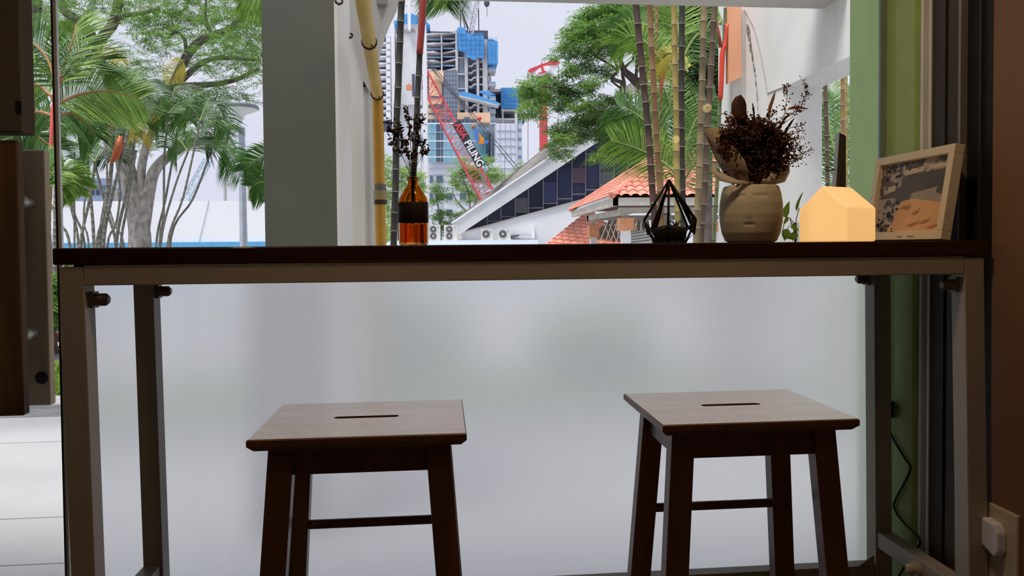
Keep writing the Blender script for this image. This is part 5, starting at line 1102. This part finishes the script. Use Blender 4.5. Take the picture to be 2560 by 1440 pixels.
# white tower crane on top of the unfinished tower
t = far('tower_crane', 1190, 141, 'pale lattice tower crane on top of the unfinished tower', 'crane')
m_pc = mat('pale_crane_steel', (.60, .60, .66), .6)
lattice(t, P(1176, 86, 141), P(1200, -30, 141), .9, .8, 16, .10, m_pc); obj('cab', MB().pbox(1166, 76, 1176, 84, 140.5, 1), m_cab, t)
s = MB()
for (a_, b__) in [((1156, 30), (1172, 84)), ((1154, 26), (1176, 84)), ((1156, 30), (1163, 74)), ((1160, 16), (1155, 28)), ((1168, 2), (1160, 16)), ((1196, 0), (1197, 88)), ((1152, 24), (1151, 70))]: s.tube([P(*a_, 141), P(*b__, 141)], .10, 4)
obj('stays', s, m_cab, t)
t = thing('crane_hook', P(1217, 8, 141), 'small dark hook block hanging alone in the sky', 'hook')
obj('block', MB().sphere(P(1217, 8, 141), .55, 10, 6, sz=1.3), m_cab, t); obj('line', MB().tube([P(1217, -60, 141), P(1217, 8, 141)], .05, 4), m_cab, t); obj('tail', MB().tube([P(1217, 10, 141), P(1218, 42, 141)], .045, 4), m_cab, t)
# red rig with emblem head
t = far('drilling_rig', 1358, 82, 'red drilling rig mast with a red and white emblem head above the tree', 'rig')
Y = 82
obj('mast', MB().pbox(1350, 200, 1371, 640, Y, .9), m_rd, t)
s = MB()
for v in range(330, 370, 1): pass
obj('head_panel', MB().prism([P(u, v, Y-.3) for u, v in [(1319, 178), (1324, 172), (1384, 149), (1400, 154), (1401, 158), (1380, 178), (1352, 190), (1335, 190), (1321, 185)]], (0, 1.1, 0)), m_w, t)
obj('red_edge', MB().prism([P(u, v, Y-.4) for u, v in [(1319, 178), (1324, 172), (1384, 149), (1400, 154), (1394, 162), (1378, 162), (1360, 166), (1340, 174), (1330, 182)]], (0, .12, 0)), m_rd, t)
s = MB(); el = [(1358+19*math.cos(a_)+0, 175+9*math.sin(a_)-.35*19*math.cos(a_)) for a_ in [i*math.pi/12 for i in range(24)]]
obj('emblem_oval', MB().prism([P(u, v, Y-.5) for u, v in el], (0, .08, 0)), mat('sky_white', (.82, .83, .88), .7), t)
obj('emblem_star', MB().prism([P(u, v, Y-.6) for u, v in [(1354, 151), (1357, 166), (1361, 176), (1369, 180), (1350, 184), (1344, 183), (1356, 179), (1352, 168)]], (0, .08, 0)), m_rd, t)
obj('neck', MB().prism([P(u, v, Y-.2) for u, v in [(1342, 190), (1378, 184), (1374, 194), (1366, 198), (1368, 212), (1346, 212), (1346, 200)]], (0, .9, 0)), mat('dark_rig_steel', (.12, .09, .11), .6), t)
obj('ropes', MB().tube([P(1320, 182, Y), P(1320, 640, Y)], .03, 4).tube([P(1396, 162, Y), P(1396, 640, Y)], .03, 4), m_cab, t)
# ---- A-frame building
Y = 40
t = far('gabled_hall', 1360, Y, 'white hall with steep grey shingle roof and dark sloping glass wall', 'building')
m_sh = mat('grey_shingle', (.24, .225, .21), .95, var=(.15, .14, .13), scale=1.6, stretch=(1, 1, 5), bump=.5)
up_ = lambda u: 560-.6731*(u-1130)
lo_ = lambda u: 588-.6665*(u-1144)
si = lambda u: 560-.812*(u-1128)+ (0 if u < 1380 else 0)
pts_si = [(1128, 560), (1248, 462), (1378, 355), (1500, 262), (1620, 175)]
s = MB(); fr_ = [P(u, up_(u), Y) for u, v in pts_si]; bk = [P(u, v, Y+7) for u, v in pts_si]
n5_ = len(fr_); dn = V((0, 0, -.25))
s.v += [tuple(p) for p in fr_+bk]+[tuple(p+dn) for p in fr_+bk]
for i in range(n5_-1):
    s.f.append([i, i+1, n5_+i+1, n5_+i]); o_ = 2*n5_; s.f.append([o_+i, o_+n5_+i, o_+n5_+i+1, o_+i+1]); s.f.append([n5_+i, n5_+i+1, o_+n5_+i+1, o_+n5_+i])
obj('shingle_roof', s, m_sh, t)
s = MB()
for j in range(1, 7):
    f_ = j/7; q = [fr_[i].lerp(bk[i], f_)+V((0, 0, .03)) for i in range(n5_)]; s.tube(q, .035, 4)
obj('shingle_courses', s, mat('shingle_course_line', (.10, .095, .09), .95), t)  # darker line along each shingle course
obj('fascia', MB().prism([P(u, v, Y-.3) for u, v in [(1130, 562), (1144, 588), (1163, 577), (1620, 270), (1620, 230), (1130, 560)]], (0, .8, 0)), mat('white_fascia', (.66, .68, .70), .7, var=(.58, .60, .62), scale=1), t)
obj('fascia_cap', MB().prism([P(u, v, Y-.4) for u, v in [(1130, 560), (1620, 230), (1620, 223), (1128, 556)]], (0, .6, 0)), m_w, t)
m_dg = mat('dark_tinted_glass', (.035, .042, .085), .3, var=(.02, .022, .045), scale=.5, spec=.25)
bot_ = lambda u: 577-(u-1163)*.272
obj('glass_wall', MB().prism([P(u, v, Y+.2) for u, v in [(1163, 577), (1630, bot_(1630)), (1630, 266), (1600, 284)]], (0, .2, 0)), m_dg, t)
mu = [1218, 1252, 1288, 1321, 1358, 1393, 1430, 1464, 1500, 1535, 1570, 1600]
s = MB()
for u in mu: s.tube([P(u, bot_(u), Y+.12), P(u, lo_(u)+1, Y+.12)], .035, 4)
for i, u in enumerate(mu[:-1]):
    v = bot_(u)-9-i*1.6; s.tube([P(u+1, v, Y+.12), P(mu[i+1]-1, v-.5, Y+.12)], .03, 4)
obj('mullions', s, mat('mullion_grey', (.16, .17, .20), .6), t)
for (u0, u1, v0, v1, m) in [(1290, 1319, 495, 530, mat('pale_tinted_pane', (.075, .078, .09), .5)), (1432, 1462, 420, 458, mat('rose_tinted_pane', (.09, .05, .075), .5)), (1358, 1392, 455, 505, mat('navy_pane', (.03, .035, .11), .4)), (1502, 1533, 430, 468, MATS['pale_tinted_pane'])]: pb('tinted_pane', m, t, [(u0, v0, u1, v1)], Y+.15, .04)
obj('sill', MB().prism([P(u, v, Y-.1) for u, v in [(1163, 577), (1630, bot_(1630)), (1630, bot_(1630)+5), (1163, 580)]], (0, .5, 0)), mat('sill_grey', (.42, .40, .38), .8), t)
obj('lower_wall', MB().prism([P(u, v, Y) for u, v in [(1150, 584), (1163, 580), (1630, bot_(1630)+5), (1650, 640), (1144, 640)]], (0, .4, 0)), m_w, t)
obj('eave_end', MB().prism([P(u, v, Y-.35) for u, v in [(1144, 588), (1155, 582), (1155, 598), (1144, 600)]], (0, .5, 0)), m_cn, t)
pb('pipe_box', m_w, t, [(1329, 566, 1337, 597)], Y-.2, .2)
obj('conduit', MB().tube([P(1278, 586, Y-.1), P(1329, 586, Y-.1)], .03, 5).tube([P(1278, 597, Y-.1), P(1329, 597, Y-.1)], .03, 5), m_ln, t)
for u0 in (1278,): obj('pipe_bundle', MB().prism([P(u, v, Y-.3) for u, v in [(1275, 590), (1299, 587), (1296, 591), (1278, 597)]], (0, .2, 0)), m_cab, t)
# ledge in front
t = far('service_ledge', 1200, 38.6, 'long white service ledge with a light blue gutter below the gabled hall', 'ledge')
obj('slab', MB().box((P(940, 600, 38.6).x, 38.6, -.03), (P(1346, 600, 38.6).x, 39.7, P(1200, 600, 38.6).z)), m_w, t)
obj('gutter', MB().box((P(940, 600, 38.3).x, 38.3, -.03), (P(1366, 600, 38.3).x, 38.6, P(1200, 611, 38.3).z)), mat('pale_blue_gutter', (.42, .60, .78), .6), t)
for u in (1113, 1190, 1264, 1330): obj('gutter_bracket', MB().pbox(u, 610, u+2, 616, 38.25, .1), m_ln, t)
m_ac = mat('aircon_white', (.66, .66, .64), .6); m_acg = mat('aircon_grille', (.16, .16, .17), .7); zl = P(1200, 600, 38.6).z
def aircon(u0, v0, u1, v1, fans, text):
    Y_ = 38.9; a_, b__ = P(u0, v1, Y_), P(u1, v0, Y_); t = thing('air_conditioner', ((a_.x+b__.x)/2, Y_, zl), text, 'air conditioner', 'outdoor air conditioner units on the white ledge')
    obj('casing', MB().box((a_.x, Y_, zl), (b__.x, Y_+.4, b__.z)), m_ac, t)
    for cu, cv, r_ in fans:
        c = P(cu, cv, Y_-.02); r2 = r_*Y_/F
        s = MB(); 
        for q in (1, .72, .45): s.tube([c+V((r2*q*math.cos(k_*math.pi/10), 0, r2*q*math.sin(k_*math.pi/10))) for k_ in range(21)], r2*.10, 5, cap=False)
        s.tube([c+V((0, .0, 0)), c+V((0, .015, 0))], r2*.95, 20); obj('fan_grille', s, m_acg, t)
        obj('fan_hub', MB().tube([c+V((0, -.05, 0)), c], r2*.3, 12), m_ac, t)
    pb('badge', m_ln, t, [(u1-7, v0+3, u1-4, v0+7)], Y_-.02, .02)
aircon(1074, 562, 1101, 600, [(1083, 573, 7.5), (1083, 590, 7.5)], 'twin-fan air conditioner just right of the amber bottle')
aircon(1110, 562, 1143, 600, [(1123, 573, 7.5), (1123, 590, 7.5)], 'twin-fan air conditioner at the foot of the shingle roof')
aircon(1204, 572, 1233, 600, [(1215, 585, 9)], 'single-fan air conditioner, left one of the two below the dark glass')
aircon(1246, 572, 1276, 600, [(1257, 585, 9)], 'single-fan air conditioner, right one of the two below the dark glass')
aircon(958, 562, 979, 600, [(968, 573, 7.5), (968, 590, 7.5)], 'twin-fan air conditioner between yellow pipe and dark cane')
# ---- pavilion with red tiled hip roof
t = thing('garden_pavilion', (7.8, 24, -.03), 'open pavilion with red barrel-tiled hip roof, white posts and peach capitals', 'pavilion')
m_tile = mat('terracotta_tile', (.72, .29, .21), .7, var=(.58, .20, .14), scale=2.2, bump=.1)
m_tl = mat('roof_underside_brown', (.20, .10, .08), .9); m_cream = mat('stained_cream_beam', (.60, .57, .49), .8, var=(.45, .42, .35), scale=2, stretch=(1, 1, 3))  # first brown is for the underside of the pavilion roof
def tileface(e0, e1, ap_, tw, rl_, name='tiled_slope', amp=.07, par=t, flat_r=None):
    e0, e1, ap_ = V(e0), V(e1), V(ap_); ex = e1-e0; L = ex.length; exn = ex.normalized(); sa = (ap_-e0).dot(exn)/L; foot = e0+ex*sa; us = ap_-foot; H_ = us.length; un = us.normalized(); nn_ = exn.cross(un)
    if nn_.z < 0: nn_ = -nn_
    nc = max(3, round(L/tw))*6; nr = max(2, round(H_/rl_)); s = MB(); R_ = []
    for j in range(nr):
        R_.append((j/nr, .035, j)); R_.append(((j+1)/nr-.001, .0, j))
    for i in range(nc+1):
        s_ = i/nc; tm = min(s_/max(sa, 1e-3), (1-s_)/max(1-sa, 1e-3)); tm = max(0, min(1, tm))
        for (tt, h_, j) in R_:
            q = min(tt, tm); ph_ = (s_*nc/6) % 1.0; arch_ = math.sin(math.pi*ph_) if ph_ > 0 else 0
            s.v.append(tuple(e0+ex*s_+us*q+nn_*(amp*arch_**.7*(1 if True else 0)+(h_ if tt <= tm else 0))))
    m_ = len(R_)
    for i in range(nc):
        for j in range(m_-1): a_ = i*m_+j; s.f.append([a_, a_+m_, a_+m_+1, a_+1])
    o = obj(name, s, m_tile, par); return o
C1 = V((4.65, 20, 2.36)); C2 = V((11.3, 20, 2.36)); C3 = V((11.3, 28, 2.36)); C0 = V((4.90, 28, 2.36)); AP = V((7.95, 24, 4.55))
tileface(C1, C2, AP, .27, .30); tileface(C0, C1, AP, .27, .30, amp=.05); tileface(C2, C3, AP, .4, .4)
s = MB(); s.tube([C1+V((0, 0, .04)), AP], .10, 8); obj('hip_ridge', s, m_tile, t, smooth='auto')
s = MB(); s.tube([C0+V((0, 0, .04)), AP], .10, 8); obj('hip_ridge', s, m_tile, t, smooth='auto')
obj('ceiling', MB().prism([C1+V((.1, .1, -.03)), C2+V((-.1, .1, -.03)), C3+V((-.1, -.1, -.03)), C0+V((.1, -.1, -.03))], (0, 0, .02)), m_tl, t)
obj('rafter_panel', MB().prism([C1+V((.2, 1, .0)), C2+V((-.2, 1, .0)), AP+V((0, 0, -.15))], (0, .05, 0)), m_tl, t)
obj('fascia_beam', MB().box((4.7, 20.05, 2.13), (11.2, 20.2, 2.35)), m_cream, t); obj('fascia_beam', MB().hexa([(4.7, 20.05, 2.13), (4.85, 20.05, 2.13), (5.1, 28, 2.13), (4.95, 28, 2.13), (4.7, 20.05, 2.35), (4.85, 20.05, 2.35), (5.1, 28, 2.35), (4.95, 28, 2.35)]), m_cream, t)
obj('ring_beam', MB().box((5.1, 20.9, 1.96), (10.9, 21.1, 2.12)), m_cream, t); obj('ring_beam', MB().box((5.3, 21, 1.95), (5.5, 27, 2.12)), m_cream, t); obj('ring_beam', MB().box((5.3, 26.5, 1.95), (10.9, 26.8, 2.12)), m_cream, t)
def post(u, Y_, w_=.26, zc0=1.55, zc1=1.95, txt=None):
    x = P(u, 600, Y_).x; obj('post', MB().box((x-w_*.42, Y_-w_*.42, -.03), (x+w_*.42, Y_+w_*.42, zc0)), m_white, t)
    obj('capital', MB().box((x-w_*.68, Y_-w_*.68, zc0), (x+w_*.68, Y_+w_*.68, zc1)), mat('orange_peach', (.80, .36, .17), .7), t)
    obj('stub', MB().box((x-w_*.25, Y_-w_*.25, zc1), (x+w_*.25, Y_+w_*.25, 2.13)), m_cream, t)
post(1564, 21, .30, 1.46, 1.82); post(1483, 26, .26, 1.32, 1.76); post(1784, 21, .30, 1.40, 1.72); post(1660, 27, .28, 1.4, 1.8)
obj('louvred_panel', MB().prism([P(u, v, 22) for u, v in [(1572, 583), (1622, 574), (1640, 603), (1640, 640), (1572, 640)]], (0, .1, 0)), m_white2, t)
s = MB()
for k_ in range(4): s.tube([P(1572, 586+k_*7, 21.97), P(1628, 577+k_*7.5, 21.97)], .012, 4)
obj('louvre_lines', s, m_line, t)
obj('back_stair', MB().prism([P(u, v, 30) for u, v in [(1490, 610), (1495, 575), (1530, 545), (1620, 545), (1640, 640), (1490, 640)]], (0, .2, 0)), mat('lattice_brown', (.16, .13, .10), .8, var=(.08, .065, .055), scale=3), t)
s = MB()
for k_ in range(9): s.tube([P(1498+k_*14, 610, 29.9), P(1520+k_*12, 552, 29.9)], .02, 4).tube([P(1510+k_*13, 560, 29.9), P(1530+k_*12, 606, 29.9)], .02, 4)
obj('lattice_screen', s, m_cream, t)
t2 = thing('low_tiled_roof', P(1430, 616, 30)*1, 'lower red tiled lean-to roof at the left foot of the pavilion', 'roof'); t2.location.z = -.03
tileface(P(1358, 616, 29), P(1600, 640, 29), P(1475, 522, 33), .30, .36, amp=.04, par=t2)
obj('support_wall', MB().box((P(1375, 616, 30).x, 30, -.03), (P(1560, 616, 30).x, 32, 1.0)), m_w, t2)
# red round lantern by the tree
o = thing('round_lantern', P(1600, 228, 31), 'small round red and white lantern hanging beside the leftmost cane', 'lantern')
obj('globe', MB().sphere(P(1600, 228, 31), .125, 14, 8), mat('lantern_red', (.55, .12, .08), .6), o, smooth=True); obj('face', MB().tube([P(1600, 228, 30.87), P(1600, 228, 30.83)], .07, 14), m_pch, o); obj('cord', MB().tube([P(1600, 228, 31), P(1600, 215, 31), P(1604, 180, 31)], .008, 4), m_cab, o)
